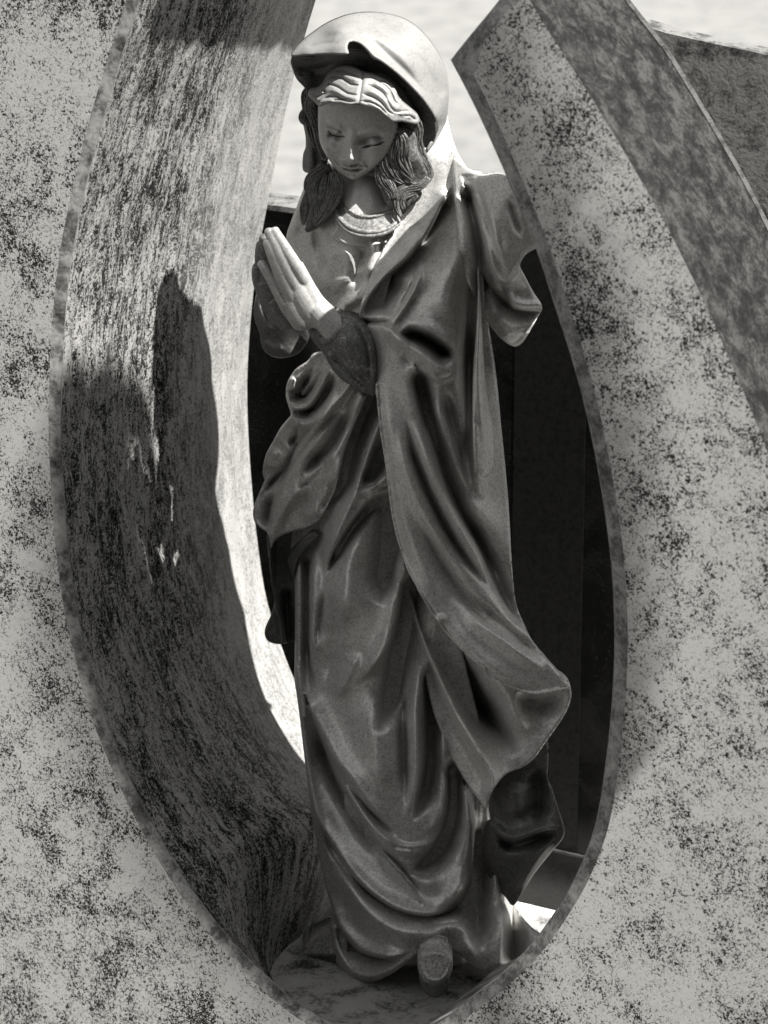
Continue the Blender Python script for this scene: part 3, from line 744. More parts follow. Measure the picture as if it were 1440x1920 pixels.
m1f = [
    # lit edge and lapel
    F([(800, 330), (748, 411), (713, 478), (683, 552), (674, 598)], 6, 4, 5, 0, 0),
    F(z2([(1350, -30), (1240, 170), (1100, 345), (980, 455), (890, 560), (840, 640), (808, 740)]), 22, 13, 3, 0, 1, 0.12),
    F(z2([(1345, 20), (1250, 200), (1120, 375), (1000, 480), (910, 580), (855, 660), (830, 730)]), -26, 4, 16, 0, 1, 0.12),
    F(z2([(1100, 480), (1000, 600), (900, 700)]), -16, 26, 26),
    F(z2([(1190, 340), (1198, 420), (1172, 530), (1110, 640), (1060, 720), (1005, 810), (1010, 850)]), 15, 26, 4),
    F(z2([(820, 765), (900, 766), (1020, 762)]), -11, 4, 3, 0),
    F(z2([(1160, 380), (1150, 500), (1090, 620), (1020, 730)]), -9, 4, 4),
    # pocket folds at the elbow
    F(z2([(1000, 820), (1060, 880), (1150, 930), (1240, 1000), (1320, 1060), (1390, 1090)]), 26, 14, 9, 0),
    F(z2([(1060, 850), (1160, 855), (1260, 900), (1340, 960), (1400, 1020)]), -52, 13, 10, 1, 1, 0.2),
    F(z2([(1030, 830), (1140, 810), (1260, 830), (1350, 890), (1420, 990)]), 16, 5, 20),
    F(z2([(1405, 1050), (1395, 1110), (1340, 1135), (1280, 1125), (1230, 1090), (1190, 1060), (1165, 1075)]), 15, 16, 4, 0),
    F(z2([(1150, 1060), (1165, 1130), (1190, 1240), (1220, 1360), (1250, 1440)]), -24, 6, 9, 1, 0),
    F(z2([(1090, 960), (1110, 1010), (1150, 1050)]), -5, 9, 5),
    # dark hollow between arm and back
    F([(885, 380), (892, 450), (884, 520), (880, 600), (878, 700), (880, 800)], -34, 12, 26, 0, 1),
    F([(874, 560), (880, 700), (876, 840), (890, 930)], -26, 10, 10),
    F([(870, 440), (850, 500), (835, 560), (850, 620)], 16, 30, 20),
    F(z2([(1220, 170), (1130, 300), (1110, 400)]), 8, 24, 24),
    # long folds
    F(z4([(800, -40), (820, 150), (850, 400), (885, 650), (950, 900), (1050, 1100), (1180, 1300)]), 12, 22, 26),
    F(z4([(925, 220), (950, 400), (1000, 540), (1060, 680), (1140, 840), (1230, 980), (1330, 1110), (1400, 1190)]), -24, 6, 8),
    F(z4([(960, 220), (1010, 380), (1070, 540), (1140, 700), (1220, 840), (1310, 990), (1395, 1180)]), 19, 12, 14),
    F(z4([(880, 260), (920, 480), (980, 660), (1080, 850), (1200, 1030)]), 10, 16, 14),
    F(z4([(995, 40), (1040, 220), (1090, 380), (1150, 580), (1220, 740), (1310, 900), (1400, 1060), (1450, 1130)]), -44, 7, 14, 0),
    F(z4([(1060, 100), (1130, 300), (1200, 500), (1270, 640)]), 16, 12, 14),
    F(z4([(1130, 60), (1170, 250), (1230, 450), (1280, 650)]), -20, 10, 14),
    F(z4([(1200, 100), (1240, 300), (1290, 500), (1350, 700)]), 14, 12, 14),
    F(z5([(470, 60), (540, 200), (600, 350), (640, 470)]), 16, 18, 22),
    F(z5([(480, 130), (580, 340), (680, 560), (760, 720), (850, 860)]), -30, 12, 18),
    F(z5([(230, 180), (330, 400), (450, 580), (590, 740), (730, 850)]), -14, 14, 12),
    F(z5([(150, 340), (230, 530), (330, 690), (470, 860), (620, 1000), (780, 1090), (950, 1100)]), 12, 20, 22),
    F(z5([(430, 620), (560, 760), (720, 880), (860, 980), (960, 1060)]), 12, 16, 12),
    F(z5([(520, 620), (680, 760), (820, 880), (950, 1000)]), -12, 12, 10),
    B((700+365/2.88, 900+750/2.88), 9, 6),
    # thin rolled hem
    F(z4([(762, 60), (778, 250), (803, 430), (825, 590), (850, 780), (885, 925), (932, 1060), (1005, 1200), (1140, 1402), (1250, 1520), (1350, 1600)]) + z5([(600, 1040), (730, 1118), (865, 1157), (1000, 1135)]), 7, 3.2, 3.2, 0, 0),
]
m1d_ = m1d
patch('mantle', m1, m1d_, m1f, MANTLE, st, step=2.4, thick=16, rim=5)

# bodice
bod = [(600, 320), (590, 328), (578, 338), (568, 360), (556, 392), (545, 420), (536, 450), (540, 480), (556, 510), (575, 545), (590, 580), (615, 610), (680, 625), (710, 600), (740, 500), (775, 420), (790, 340), (740, 300), (660, 300)]
patch('bodice', bod, tps([(580, 340, 10), (545, 440, 10), (590, 400, 50), (640, 460, 95), (600, 520, 70), (680, 450, 95), (740, 420, 60), (650, 560, 105), (700, 580, 120), (690, 370, 60), (780, 340, 30), (640, 360, 60)]), [
    F([(625, 440), (618, 480), (625, 530), (640, 560)], 10, 40, 40), F([(690, 450), (672, 500), (660, 540)], -10, 8, 12), F([(705, 430), (700, 480), (682, 530)], 10, 14, 14),
    F([(575, 350), (560, 400), (548, 450)], 8, 8, 10), F([(590, 420), (596, 470), (610, 520)], -12, 8, 10), F([(640, 590), (670, 575), (690, 560)], -9, 6, 6)], MANTLE, st, step=2.2, thick=25, rim=5)
# collar: a flat band and two cords
def arc(pts, d): return [(x, y, dd) for (x, y), dd in zip(z8(pts), d)]
inn = [(500, 440), (540, 520), (600, 590), (680, 635), (790, 650), (900, 630), (1010, 590)]
band = [(505, 425), (545, 515), (605, 585), (690, 628), (790, 640), (900, 622), (1030, 575), (1090, 660), (1000, 730), (900, 775), (790, 795), (680, 785), (590, 745), (510, 680), (450, 590), (420, 500)]
cd = tps([(640, 380, 72), (620, 400, 70), (690, 405, 104), (700, 440, 124), (735, 395, 92), (755, 415, 92), (630, 410, 88), (660, 430, 112), (640, 350, 50), (750, 370, 70)])
patch('collar', z8(band), cd, [F(z8(inn), 5, 2.5, 3, 0, 0)], COLLARM, st, step=1.8, thick=14, rim=3, wob=0)
def cord(name, pts, r, lift, mat):
    P = z8(pts); PP = [(x, y, float(cd(np.array(x), np.array(y)))+lift) for x, y in P]
    v, f = tube(PP, r, n=10, step=3); return link(name, np.array(v), f, mat, st)
cord('collar_cord', [(425, 520), (480, 640), (580, 740), (680, 785), (790, 800), (900, 785), (1000, 745), (1075, 680)], 4.6, 6, COLLARM)
cord('collar_cord', [(430, 560), (490, 690), (580, 785), (680, 825), (800, 835), (910, 815), (1010, 765), (1065, 715)], 4.0, 4, COLLARM)

# neck
neck = []
v, f = tube([(676, 290, 20), (682, 330, 20), (688, 370, 30), (692, 400, 34), (694, 430, 28)], 44, 70, n=36, prof=lambda t: 42+4*t+30*t**3, step=4)
link('neck', np.array(v), f, FACEM, st)

# head: back of the skull and the face
c = at(690, 222, 40)
v, f = ellipsoid(c, (92, 85, 100), 48, 30)
link('hair_cap', np.array(v), f, LOCKM, st)
face_out = z7([(250, 150), (238, 300), (240, 450), (252, 580), (285, 700), (340, 800), (400, 890), (460, 965), (530, 1030), (600, 1070), (660, 1088), (720, 1080), (790, 1045), (870, 990), (960, 930), (1060, 850), (1140, 740), (1200, 600), (1220, 450), (1150, 300), (1000, 200), (800, 130), (500, 100), (350, 100)])
def face_d(x, y):
    q = ((x-662)/104)**2+((y-248)/112)**2
    return 86+66*np.sqrt(np.clip(1-q, 0.02, 1)) - (y-250)*0.42 - (x-655)*0.10
ff = [
    # nose: bridge, back, tip, wings, underside
    F(z7([(655, 430), (648, 560), (640, 680), (640, 780), (640, 850)]), 14, 10.5, 11, 1, 0, 0.55), F(z7([(640, 640), (636, 760), (634, 840)]), 5, 8, 8, 1, 0, 0.6), (B(z7([(632, 845)])[0], 8, 8.5)),
    B(z7([(548, 850)])[0], 8, 5.5), B(z7([(722, 838)])[0], 8, 6), F(z7([(530, 900), (620, 925), (700, 912), (760, 870)]), -8, 3, 2),
    # left eye: hollow, ball under the lid, crease, slit, brow
    F(z7([(330, 520), (450, 560), (560, 600)]), -9, 8, 7), B(z7([(450, 520)])[0], 7, 8.5), F(z7([(320, 440), (400, 460), (490, 490), (570, 540)]), -4, 2, 2),
    F(z7([(350, 500), (410, 545), (480, 560), (570, 565)]), -6, 2, 1.6), F(z7([(290, 370), (370, 400), (470, 440), (570, 500)]), 3, 4, 5),
    # right eye
    F(z7([(700, 640), (820, 620), (960, 610), (1080, 600)]), -11, 10, 9), B(z7([(725, 650)])[0], -7, 7), B(z7([(910, 640)])[0], 11, 10.5), F(z7([(790, 600), (870, 575), (960, 570), (1060, 590)]), -4.5, 2, 2),
    F(z7([(770, 700), (850, 680), (940, 672), (1050, 625)]), -7, 2.2, 1.6), F(z7([(760, 745), (830, 720), (930, 700), (1040, 655)]), 4, 2.6, 2),
    F(z7([(680, 560), (770, 530), (880, 505), (1010, 490), (1090, 500)]), 4, 4, 6),
    # mouth and chin
    F(z7([(530, 918), (590, 935), (655, 955), (730, 940), (815, 935)]), 6, 2.6, 3.2), F(z7([(515, 938), (590, 965), (660, 980), (740, 968), (830, 948)]), -7, 1.8, 1.8),
    F(z7([(560, 985), (650, 1004), (740, 988)]), 7, 3.6, 3), F(z7([(590, 1030), (660, 1036), (730, 1022)]), -4, 3, 3), B(z7([(660, 1066)])[0], 8, 9), F(z7([(645, 880), (655, 925)]), -3, 2, 2, 0, 0),
    # cheeks
    B(z7([(370, 700)])[0], 6, 16), B(z7([(900, 790)])[0], 9, 20), F(z7([(430, 830), (480, 880), (520, 935)]), -4, 3, 3), F(z7([(790, 850), (840, 900), (850, 960)]), -5, 4, 4),
]
patch('face', face_out, face_d, ff, FACEM, st, step=1.15, thick=30, rim=9, rim_h=16, wob=0)

def eyeline(pts, rr):
    P = z7(pts); v, f = tube([(x, y, float(face_d(np.array(x), np.array(y)))+dd) for (x, y), dd in zip(P, [q[2] for q in pts])] if False else [(x, y, float(face_d(np.array(x), np.array(y)))+LIFT) for x, y in P], rr, n=8, step=1.2, prof=lambda t: rr*(0.35+0.65*sin(pi*t)))
    link('eyelash', np.array(v), f, DARKP, st)
DARKP = mat_statue('dark_eye_paint', 0.02, 0.5, 0, 0.2)
LIFT = 1.2
eyeline([(355, 495), (415, 545), (490, 562), (575, 566)], 1.5)
eyeline([(760, 705), (850, 684), (940, 676), (1055, 625)], 1.4)
# veil tail behind the left cheek
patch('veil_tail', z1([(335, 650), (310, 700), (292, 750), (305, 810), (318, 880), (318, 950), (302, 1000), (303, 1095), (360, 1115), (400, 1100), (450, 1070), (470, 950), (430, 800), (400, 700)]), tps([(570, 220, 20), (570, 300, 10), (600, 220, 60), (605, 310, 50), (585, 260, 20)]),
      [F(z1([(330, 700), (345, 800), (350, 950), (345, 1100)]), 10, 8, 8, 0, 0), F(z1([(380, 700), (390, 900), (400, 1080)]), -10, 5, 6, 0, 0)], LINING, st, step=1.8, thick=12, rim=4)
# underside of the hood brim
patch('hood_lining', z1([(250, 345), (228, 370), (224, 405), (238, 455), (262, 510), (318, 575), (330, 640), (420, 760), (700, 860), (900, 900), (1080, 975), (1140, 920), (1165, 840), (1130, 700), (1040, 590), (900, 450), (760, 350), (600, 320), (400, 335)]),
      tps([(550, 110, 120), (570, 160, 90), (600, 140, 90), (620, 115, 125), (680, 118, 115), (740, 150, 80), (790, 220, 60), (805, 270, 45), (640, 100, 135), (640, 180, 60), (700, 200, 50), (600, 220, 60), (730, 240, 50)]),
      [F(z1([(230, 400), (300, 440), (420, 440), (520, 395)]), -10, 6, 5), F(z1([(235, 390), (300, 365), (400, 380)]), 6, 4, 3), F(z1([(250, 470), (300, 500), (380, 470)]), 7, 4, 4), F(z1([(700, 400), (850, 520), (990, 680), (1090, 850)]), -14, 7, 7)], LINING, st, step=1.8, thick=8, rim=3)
# hood
hood = z1([(228, 362), (245, 320), (300, 262), (360, 215), (440, 160), (520, 122), (600, 96), (680, 84), (760, 84), (850, 95), (940, 120), (1020, 165), (1090, 230), (1150, 310), (1195, 390), (1228, 480), (1240, 570), (1236, 680), (1222, 790), (1185, 870), (1140, 940), (1095, 975), (1115, 920), (1150, 880), (1162, 830),
           (1140, 745), (1095, 670), (1030, 595), (950, 515), (870, 445), (800, 395), (750, 372), (712, 325), (672, 285), (630, 268), (598, 275), (588, 310), (596, 345), (560, 352), (480, 350), (400, 352), (320, 357)])
patch('hood', hood, tps([(548, 105, 150), (600, 60, 110), (650, 85, 185), (640, 60, 145), (620, 102, 190), (580, 104, 175), (700, 30, 50), (700, 105, 165), (760, 60, 70), (760, 160, 125), (820, 130, 40), (810, 220, 80), (840, 190, 10), (805, 280, 50), (830, 240, 15), (650, 30, 70)]), [
    F(z1([(330, 240), (470, 200), (620, 190), (760, 230), (900, 330), (1010, 450), (1090, 580)]), 7, 10, 16), F(z1([(560, 120), (720, 130), (880, 200), (1020, 330), (1130, 500), (1180, 680)]), -5, 12, 9), F(z1([(1230, 560), (1200, 700), (1150, 830)]), 6, 10, 8),
    F(z1([(240, 345), (330, 325), (430, 310), (520, 300), (590, 285)]), 5, 9, 8), F(z1([(300, 310), (420, 285), (530, 270)]), -4, 4, 4),
    F(z1([(620, 255), (690, 275), (760, 350), (850, 420), (960, 510), (1060, 620), (1130, 740)]), 7, 5, 6), F(z1([(640, 220), (740, 260), (840, 350), (960, 460), (1080, 600)]), -5, 7, 7),
    F(z1([(820, 200), (960, 260), (1080, 400), (1160, 560)]), 6, 16, 16), F(z1([(430, 210), (600, 150), (760, 140)]), 4, 12, 12), F(z1([(500, 260), (600, 200), (700, 190)]), -3, 7, 7), F(z1([(1215, 780), (1165, 880), (1110, 960)]), 4, 4, 4)],
    VEILM, st, step=1.9, thick=14, rim=5)
v, f = ellipsoid(at(712, 190, 10), (106, 80, 152), 48, 32)
link('veil_back', np.array(v), f, VEILM, st)

# hair over the forehead
hair = z1([(335, 610), (350, 575), (400, 560), (430, 530), (455, 480), (500, 440), (550, 420), (620, 428), (700, 468), (760, 480), (840, 520), (895, 575), (925, 640), (990, 695), (1035, 735), (1052, 780), (1030, 800), (985, 792), (930, 782), (880, 785), (845, 760), (800, 722), (740, 695), (690, 680), (655, 668),
           (610, 678), (540, 665), (470, 662), (410, 685), (380, 660), (360, 640)])
def gr(pts, h=-8, w=1.5): return F(z1(pts), h, w, w*1.6, 1, 1, 0.25)
hf = [F(z1([(690, 470), (675, 560), (660, 660)]), -5, 2.5, 2.5, 0, 0),
      gr([(688, 540), (760, 560), (820, 600), (850, 660), (890, 715), (960, 715), (1000, 712)]), gr([(670, 600), (740, 620), (800, 655), (850, 715), (900, 745)]), gr([(720, 480), (800, 530), (860, 580), (890, 650), (930, 690)]),
      gr([(660, 655), (730, 655), (800, 690), (850, 745)]), gr([(940, 745), (990, 745), (1030, 775)]), gr([(760, 500), (850, 540), (900, 600), (950, 665)]),
      gr([(680, 500), (620, 480), (560, 455), (500, 450)]), gr([(680, 550), (610, 540), (560, 505), (500, 490), (450, 505)]), gr([(665, 610), (590, 600), (530, 560), (470, 540), (430, 560)]),
      gr([(655, 650), (580, 650), (520, 620), (470, 620), (420, 650)]), gr([(430, 560), (440, 600), (400, 620), (370, 610)]), gr([(600, 640), (540, 640), (480, 645)]),
      F(z1([(680, 580), (760, 590), (830, 640), (870, 700)]), 5, 6, 6), F(z1([(700, 640), (780, 670), (840, 730)]), 5, 5, 5), F(z1([(740, 520), (820, 560), (880, 620)]), 5, 6, 6), F(z1([(900, 720), (960, 735), (1020, 760)]), 5, 5, 5),
      F(z1([(660, 630), (580, 620), (500, 580), (440, 590)]), 5, 5, 5), F(z1([(670, 520), (600, 500), (540, 470)]), 5, 5, 5), F(z1([(640, 660), (540, 650), (450, 650), (390, 660)]), 5, 4, 4)]
patch('hair', hair, tps([(585, 175, 125), (610, 150, 130), (640, 130, 128), (680, 150, 160), (672, 192, 186), (640, 190, 182), (600, 190, 155), (730, 160, 138), (740, 205, 158), (760, 200, 130), (785, 225, 105), (745, 225, 150)]), hf, HAIRM, st, step=1.3, thick=20, rim=5, rim_h=6, wob=0)

patch('hair_mass', z1([(860, 820), (960, 810), (1030, 860), (1040, 960), (1075, 1050), (1105, 1125), (1070, 1175), (1000, 1190), (940, 1200), (905, 1250), (900, 1320), (850, 1330), (800, 1230), (770, 1120), (800, 1000), (880, 930)]),
      tps([(740, 250, 110), (780, 260, 90), (770, 300, 105), (720, 320, 80), (740, 370, 100), (795, 330, 85)]), [], LOCKM, st, step=2.0, thick=75, rim=6)
patch('hair_mass', z1([(430, 1040), (500, 1100), (560, 1150), (560, 1240), (500, 1330), (450, 1420), (390, 1470), (330, 1490), (320, 1420), (340, 1300), (335, 1200), (370, 1110)]),
      tps([(610, 320, 70), (590, 350, 82), (640, 350, 60), (580, 420, 92), (610, 400, 90)]), [], LOCKM, st, step=2.0, thick=30, rim=6)
# locks of hair: every lock is a bundle of wavy strands
def lock(pts, n, spread, r, seed, mat=LOCKM):
    n += 2; r *= 0.82
    rg = random.Random(seed); parts = []
    P = catmull([(x, y, d) for x, y, d in pts], 6)
    for i in range(n):
        o = (i/(max(n-1, 1))-0.5)*spread; ph = rg.uniform(0, 6.28); am = rg.uniform(0.6, 1.8)
        Tn = np.gradient(P[:, :2], axis=0); Tn /= np.linalg.norm(Tn, axis=1)[:, None]+1e-9
        q = []
        m = len(P)
        for k in range(0, m, 2):
            t = k/(m-1); env = 0.25+0.75*sin(pi*min(1, t*0.86+0.12))
            oo = o*env + am*sin(ph+t*7)
            q.append((P[k, 0]-Tn[k, 1]*oo, P[k, 1]+Tn[k, 0]*oo, P[k, 2]+3*cos(o/spread*2.6 if spread else 0)+rg.uniform(-.6, .6)))
        if len(q) < 3: continue
        parts.append(tube(q, r, n=7, prof=lambda t: r*(0.22+0.88*sin(pi*min(1, t*0.86+0.13)))+0.25, step=4))
    v, f = join(parts)
    return link('lock', v, f, mat, st)
def Lz(pts, conv=z1): return [(a, b, d) for (a, b), d in zip(conv([(p[0], p[1]) for p in pts]), [p[2] for p in pts])]
# left of the face
lock(Lz([(430, 590, 118), (370, 620, 105), (350, 680, 92), (375, 750, 85), (400, 830, 80), (410, 930, 78), (440, 1020, 78)]), 5, 17, 3.2, 1)
lock(Lz([(345, 560, 80), (320, 600, 70), (320, 660, 62), (345, 740, 55), (370, 850, 50), (400, 1000, 50)]), 5, 16, 3.4, 2)
lock(Lz([(330, 690, 60), (300, 740, 58), (320, 790, 62), (370, 790, 62)]), 3, 9, 3, 22)
lock(Lz([(480, 1070, 70), (420, 1100, 80), (360, 1150, 88), (335, 1210, 90), (350, 1270, 92)]), 5, 18, 3, 3)
lock(Lz([(420, 1090, 80), (370, 1180, 88), (365, 1260, 92), (395, 1330, 95), (390, 1410, 95), (340, 1470, 95), (300, 1500, 92)]), 5, 17, 3.0, 4)
lock(Lz([(450, 1120, 78), (430, 1200, 86), (425, 1290, 92), (410, 1380, 95), (375, 1450, 98)]), 5, 20, 3.2, 5)
lock(Lz([(330, 1230, 80), (320, 1330, 84), (312, 1400, 90), (305, 1470, 92)]), 4, 14, 3.2, 6)
# right of the face
lock(Lz([(930, 770, 100), (990, 790, 95), (1010, 850, 85), (1000, 930, 78), (1010, 1000, 74), (1040, 1070, 72)]), 6, 22, 3.2, 7)
lock(Lz([(1030, 760, 90), (1050, 820, 80), (1030, 900, 74), (1040, 980, 70), (1075, 1060, 68), (1105, 1120, 68), (1080, 1165, 74), (1020, 1180, 80), (960, 1195, 85)]), 6, 20, 3.1, 8)
lock(Lz([(950, 800, 92), (960, 880, 85), (960, 960, 80), (990, 1040, 75)]), 5, 22, 3.2, 9)
lock(Lz([(1110, 1140, 78), (1060, 1190, 88), (990, 1200, 94), (930, 1220, 100), (900, 1280, 104), (905, 1340, 106), (935, 1400, 108)]), 4, 14, 2.8, 10)
lock(Lz([(1060, 1210, 85), (1000, 1225, 92), (945, 1260, 98), (935, 1310, 100), (960, 1360, 102)]), 4, 16, 3, 11)
lock(Lz([(1040, 1250, 85), (990, 1270, 90), (970, 1310, 92), (975, 1350, 94)]), 3, 12, 3, 12)

lock(Lz([(900, 830, 112), (930, 920, 112), (920, 1020, 108), (960, 1100, 104), (1010, 1160, 98)]), 8, 34, 2.8, 31)
lock(Lz([(850, 960, 106), (860, 1060, 104), (900, 1140, 104), (950, 1180, 100)]), 7, 32, 2.8, 32)
lock(Lz([(800, 1060, 100), (820, 1150, 102), (870, 1230, 106), (890, 1300, 108)]), 6, 26, 2.8, 33)
lock(Lz([(500, 1100, 84), (520, 1180, 92), (490, 1280, 98), (440, 1380, 102), (380, 1450, 102)]), 6, 24, 2.8, 34)
# far sleeve and arm
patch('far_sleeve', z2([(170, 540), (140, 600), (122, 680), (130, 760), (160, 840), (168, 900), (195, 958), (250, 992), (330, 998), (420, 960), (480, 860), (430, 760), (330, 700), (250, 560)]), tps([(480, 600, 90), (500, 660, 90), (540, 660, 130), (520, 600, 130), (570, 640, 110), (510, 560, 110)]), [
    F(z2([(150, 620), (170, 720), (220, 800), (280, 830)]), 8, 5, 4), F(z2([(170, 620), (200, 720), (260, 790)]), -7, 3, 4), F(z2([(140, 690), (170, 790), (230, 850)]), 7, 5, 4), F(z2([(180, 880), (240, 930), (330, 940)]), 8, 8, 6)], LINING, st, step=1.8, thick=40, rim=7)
# near sleeve with worn painted trim
slv = z2([(478, 800), (520, 765), (575, 738), (650, 712), (700, 735), (760, 745), (810, 765), (845, 800), (882, 870), (905, 950), (915, 1030), (912, 1130), (900, 1240), (840, 1225), (760, 1185), (690, 1140), (630, 1075), (590, 1010), (545, 935), (500, 885), (474, 840)])
patch('near_sleeve', slv, tps([(585, 610, 185), (630, 590, 185), (600, 650, 195), (650, 640, 215), (690, 630, 195), (620, 690, 180), (660, 700, 205), (700, 680, 200), (700, 740, 185), (650, 725, 185)]), [
    F(z2([(645, 720), (640, 780), (600, 840), (530, 880)]), -6, 3, 2.5), F(z2([(660, 760), (655, 830), (610, 885), (545, 920)]), 5, 4, 4),
    F(z2([(740, 750), (810, 790), (850, 860), (880, 960), (890, 1080), (890, 1180)]), 8, 4, 4), F(z2([(720, 765), (800, 830), (850, 930), (870, 1080), (860, 1160)]), -5, 3, 3),
    F(z2([(560, 920), (620, 1020), (700, 1110), (800, 1180), (880, 1220)]), 8, 5, 5), F(z2([(600, 930), (660, 1020), (740, 1100), (840, 1180)]), -6, 3, 3), F(z2([(680, 1010), (760, 1100), (850, 1170)]), 5, 4, 4)], SLEEVE, st, step=1.8, thick=50, rim=9)

# hands: palm, four fingers and thumb each, grown together
def hand(name, tubes_, mat):
    ends = lambda r0, r1: (lambda t: (r0+(r1-r0)*t)*min(1, sqrt(max(0.0, 1-(1-min(1, t/0.07))**2))+0.12)*min(1, sqrt(max(0.0, 1-(1-min(1, (1-t)/0.25))**2))+0.03))
    v, f = join([tube(p, r0, r1, n=16, step=1.5, flat=fl, prof=ends(r0, r1)) for p, r0, r1, fl in tubes_])
    o = link(name, v, f, mat, st)
    m = o.modifiers.new('fuse', 'REMESH'); m.mode = 'VOXEL'; m.voxel_size = 1.5*PX; m.use_smooth_shade = True
    s = o.modifiers.new('soft', 'SMOOTH'); s.factor = 0.5; s.iterations = 6
    return o
def Z(pts): return Lz(pts, z2)
near = [
    (Z([(246, 158, 236), (272, 205, 236), (310, 265, 234), (352, 335, 232), (400, 415, 226), (440, 490, 214), (470, 560, 198)]), 8.2, 14, 1.0),
    (Z([(208, 162, 240), (238, 230, 241), (275, 310, 240), (318, 400, 236), (365, 490, 228), (410, 570, 214), (440, 640, 198)]), 8.2, 14, 1.0),
    (Z([(200, 232, 244), (225, 300, 245), (258, 385, 242), (295, 465, 237), (338, 550, 228), (380, 630, 214), (410, 690, 198)]), 8.2, 14, 1.0),
    (Z([(158, 372, 242), (186, 415, 243), (222, 475, 240), (262, 545, 234), (305, 625, 224), (350, 700, 208), (400, 760, 192)]), 7.4, 13, 1.0),
    (Z([(330, 380, 218), (370, 470, 217), (415, 570, 214), (470, 670, 206), (530, 740, 194), (580, 790, 186)]), 17, 24, 0.8),
    (Z([(285, 450, 222), (325, 550, 220), (370, 640, 214), (430, 730, 204), (500, 800, 192)]), 15, 23, 0.8),
    (Z([(400, 380, 214), (440, 470, 211), (485, 570, 204), (530, 650, 196), (590, 720, 188), (650, 780, 184)]), 9, 22, 0.9),
    (Z([(300, 580, 214), (345, 670, 208), (400, 750, 200), (450, 810, 192)]), 12, 16, 0.9),
    (Z([(500, 660, 200), (560, 720, 194), (620, 790, 188), (680, 850, 182)]), 22, 26, 0.95),
    (Z([(205, 225, 226), (222, 300, 220), (255, 380, 212), (300, 460, 206)]), 7, 11, 1.0),
]
hand('near_hand', near, SKIN)
far = [
    (Z([(195, 205, 212), (190, 300, 204), (200, 400, 196), (225, 500, 190)]), 10, 14, 1.0),
    (Z([(172, 250, 208), (165, 340, 200), (178, 430, 192), (215, 530, 186)]), 9, 14, 1.0),
    (Z([(148, 400, 206), (142, 450, 198), (160, 530, 190), (210, 620, 180)]), 9, 13, 1.0),
    (Z([(150, 450, 196), (165, 540, 186), (205, 640, 176), (255, 720, 166)]), 9, 14, 1.0),
    (Z([(200, 480, 186), (230, 580, 176), (280, 690, 162), (330, 780, 150)]), 24, 24, 0.8),
    (Z([(250, 600, 178), (310, 710, 165), (370, 800, 150)]), 20, 22, 0.9),
]
hand('far_hand', far, mat_statue('shaded_far_hand_paint', 0.22, 0.4, 0.1, 0.3))  # darker copy of the hand paint, the far hand's shade put in

# shoes
def shoe(out, dfn, folds, sole_out, sdf):
    u = patch('shoe', out, dfn, folds, SHOE, st, step=1.8, thick=70, rim=8)
    s = patch('sole', sole_out, sdf, [], LINING, u, step=1.8, thick=80, rim=4)
shoe(z6([(70, 1300), (72, 1258), (110, 1225), (150, 1205), (200, 1188), (260, 1200), (260, 1310), (160, 1308)]), tps([(570, 1780, 50), (600, 1760, 60), (640, 1770, 80), (600, 1790, 65)]), [],
     z6([(68, 1300), (160, 1296), (250, 1300), (250, 1358), (180, 1356), (110, 1355), (85, 1350), (70, 1330)]), tps([(570, 1800, 52), (600, 1805, 62), (640, 1805, 80)]))
shoe(z6([(582, 1330), (590, 1295), (620, 1280), (670, 1276), (715, 1288), (740, 1318), (738, 1365), (722, 1405), (690, 1428), (640, 1432), (605, 1408), (588, 1370)]), tps([(790, 1790, 235), (815, 1785, 235), (845, 1800, 232), (815, 1830, 245), (790, 1820, 238), (835, 1830, 238)]),
     [F(z6([(600, 1330), (610, 1380), (640, 1410), (690, 1408), (720, 1370), (728, 1320)]), 4, 3, 3), F(z6([(620, 1300), (660, 1290), (710, 1305)]), 3, 4, 4)],
     z6([(590, 1372), (610, 1408), (650, 1425), (690, 1420), (722, 1398), (724, 1440), (700, 1475), (665, 1490), (635, 1482), (608, 1450), (592, 1410)]), tps([(795, 1850, 235), (815, 1850, 245), (840, 1850, 235), (815, 1870, 240)]))

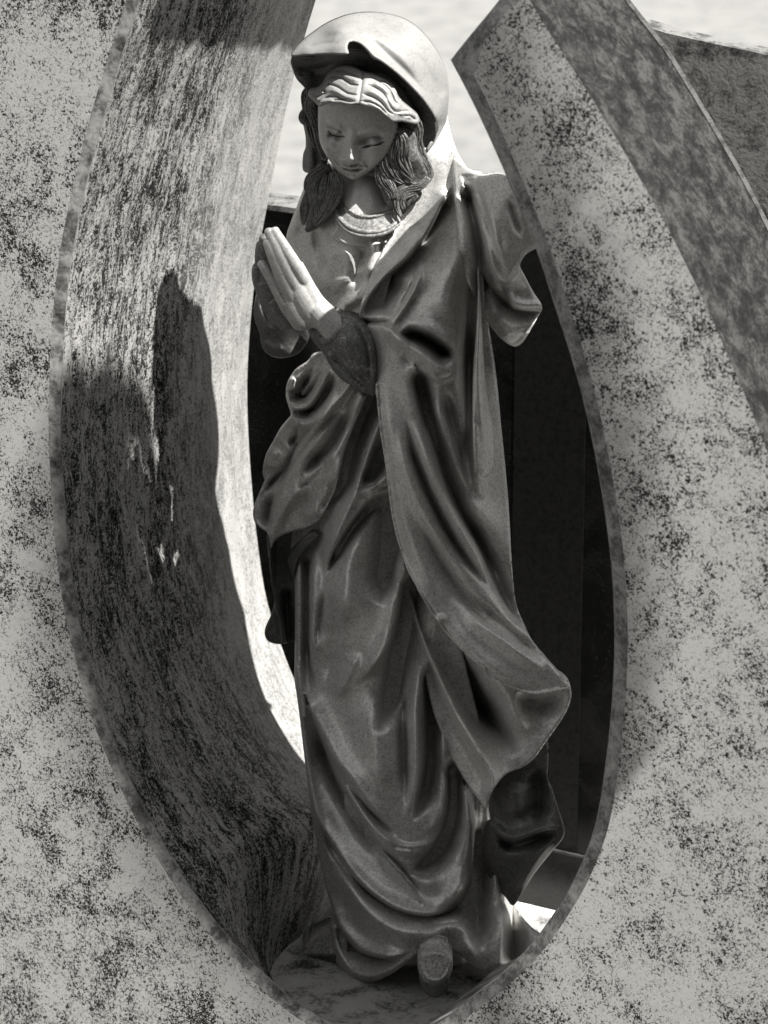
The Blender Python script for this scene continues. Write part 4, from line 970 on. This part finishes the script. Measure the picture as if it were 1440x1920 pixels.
# ------------------------------------------------------------------ slender cypress outside the picture on the right; added, with its crown shaped to shade the front of the cut
LEAF = mat_leaf()
def shadow_cypress():
    rg = random.Random(5)
    Rm = SUN_DIR.to_track_quat('Z', 'Y').to_matrix(); Rx, Ry = np.array(Rm.col[0]), np.array(Rm.col[1]); sd = np.array(SUN_DIR)
    org = Rx*(-0.17)+Ry*0.02
    UT = 2200*PX
    def place(x, y, du=0.0):                     # a point of the crown, given across and along the sunlight (0.8 mm units)
        p = org+Rx*(x-300)*0.0008+Ry*(500-y)*0.0008
        return p+sd*((UT+du-float((p-P0) @ U))/float(sd @ U))
    O = np.array([(205, 262), (212, 240), (222, 228), (238, 232), (252, 223), (262, 229), (271, 238), (284, 226), (302, 219), (312, 224), (319, 208), (327, 222), (333, 232), (342, 219), (350, 230), (363, 222), (374, 230), (388, 225), (402, 232), (411, 242), (412, 262), (421, 292), (434, 318), (440, 346), (428, 352), (420, 326), (407, 314), (396, 291), (385, 273), (371, 268), (361, 272), (359, 282), (362, 300), (378, 350), (395, 386),
         (330, 398), (324, 402), (326, 425), (337, 560), (349, 680), (357, 800), (360, 900), (360, 1010), (300, 1010), (270, 900), (235, 700), (214, 520), (204, 400), (200, 300)], float)
    Q = np.roll(O, -1, axis=0); vs, fs = [], []; n = 0
    base = place(325, 1000); base[2] = ZL-0.52
    t = empty('shadow_cypress', base); tag(t, 'slender dark cypress added out of view, its crown shaped to shade the cut', 'tree')
    while n < 42000:
        q = np.array([rg.uniform(200, 442), rg.uniform(205, 1010)])
        c = (O[:, 1] > q[1]) != (Q[:, 1] > q[1])
        xx = O[c, 0]+(q[1]-O[c, 1])/(Q[c, 1]-O[c, 1])*(Q[c, 0]-O[c, 0])
        if (xx > q[0]).sum() % 2 == 0: continue
        p = place(q[0], q[1], rg.gauss(0, 0.03))
        d = np.array([rg.gauss(0, .4), rg.gauss(0, .4), 1.0]); d /= np.linalg.norm(d)
        s = np.cross(d, [rg.gauss(0, 1), rg.gauss(0, 1), rg.gauss(0, 1)]); s /= np.linalg.norm(s)+1e-9
        L = rg.uniform(0.007, 0.015); w = L*0.3; k = len(vs)
        vs += [p-s*w-d*L*.5, p+s*w, p+d*L*.5, p-s*w*1.4]; fs.append([k, k+1, k+2, k+3]); n += 1
    link('shadow_crown', np.array(vs), fs, LEAF, t, smooth=False)
    top = place(325, 560); vv = []
    for j in range(13):
        q = j/12; c = base*(1-q)+np.array([base[0], base[1], top[2]])*q
        for k in range(10):
            a = 2*pi*k/10; r = 0.014*(1-q*0.75); vv.append(c+np.array([cos(a)*r, sin(a)*r, 0]))
    link('trunk', np.array(vv), [[j*10+k, j*10+(k+1) % 10, (j+1)*10+(k+1) % 10, (j+1)*10+k] for j in range(12) for k in range(10)], SHOE, t)
shadow_cypress()

def sky_blocker():
    """tall leafy hedge added to cut sky light from the right and in front; it stands outside the picture"""
    rg = random.Random(9); vs, fs = [], []
    t = empty('sky_blocker', uvz(3.5, 2.5, ZL-0.52)); tag(t, 'unseen dark hedge added at the right and in front to cut sky light', 'sky_blocker')
    az = np.radians(np.linspace(-25, 112, 70)); cu, cv = 0.35, -0.2
    hs_ = np.linspace(0, 1, 26)
    for i, a in enumerate(az):
        for j, h in enumerate(hs_):
            R = 4.1+0.25*sin(a*9)+rg.uniform(-.12, .12)-0.25*h*h; z = ZL-0.52+h*(4.3+0.25*sin(a*13+1)+rg.uniform(-.1, .1))
            vs.append(uvz(cu+R*cos(a), cv+R*sin(a), z))
    m = len(hs_)
    for i, a in enumerate(az):
        for j, h in enumerate(hs_):
            R = 5.0+0.2*sin(a*7); z = ZL-0.52+h*(4.3+0.2*sin(a*11))
            vs.append(uvz(cu+R*cos(a), cv+R*sin(a), z))
    o = len(az)*m
    for i in range(len(az)-1):
        for j in range(m-1):
            fs.append([i*m+j, (i+1)*m+j, (i+1)*m+j+1, i*m+j+1]); fs.append([o+i*m+j, o+i*m+j+1, o+(i+1)*m+j+1, o+(i+1)*m+j])
        fs.append([i*m+m-1, (i+1)*m+m-1, o+(i+1)*m+m-1, o+i*m+m-1])
    for i in (0, len(az)-1):
        for j in range(m-1): fs.append([i*m+j, i*m+j+1, o+i*m+j+1, o+i*m+j])
    link('blocker_face', np.array(vs), fs, LEAF, t, smooth=False)
    lv, lf = [], []
    for q in range(9000):
        p = vs[rg.randrange(o)]+np.array([rg.uniform(-.12, .12), rg.uniform(-.12, .12), rg.uniform(-.1, .12)])
        d = np.array([rg.gauss(0, 1), rg.gauss(0, 1), rg.gauss(0, .6)+.5]); d /= np.linalg.norm(d); s_ = np.cross(d, [rg.gauss(0, 1), rg.gauss(0, 1), 0.3]); s_ /= np.linalg.norm(s_)
        k = len(lv); lv += [p-s_*.02, p+d*.07, p+s_*.02]; lf.append([k, k+1, k+2])
    link('blocker_leaves', np.array(lv), lf, LEAF, t, smooth=False)
sky_blocker()  # unseen wall of foliage, added to cut the sky light
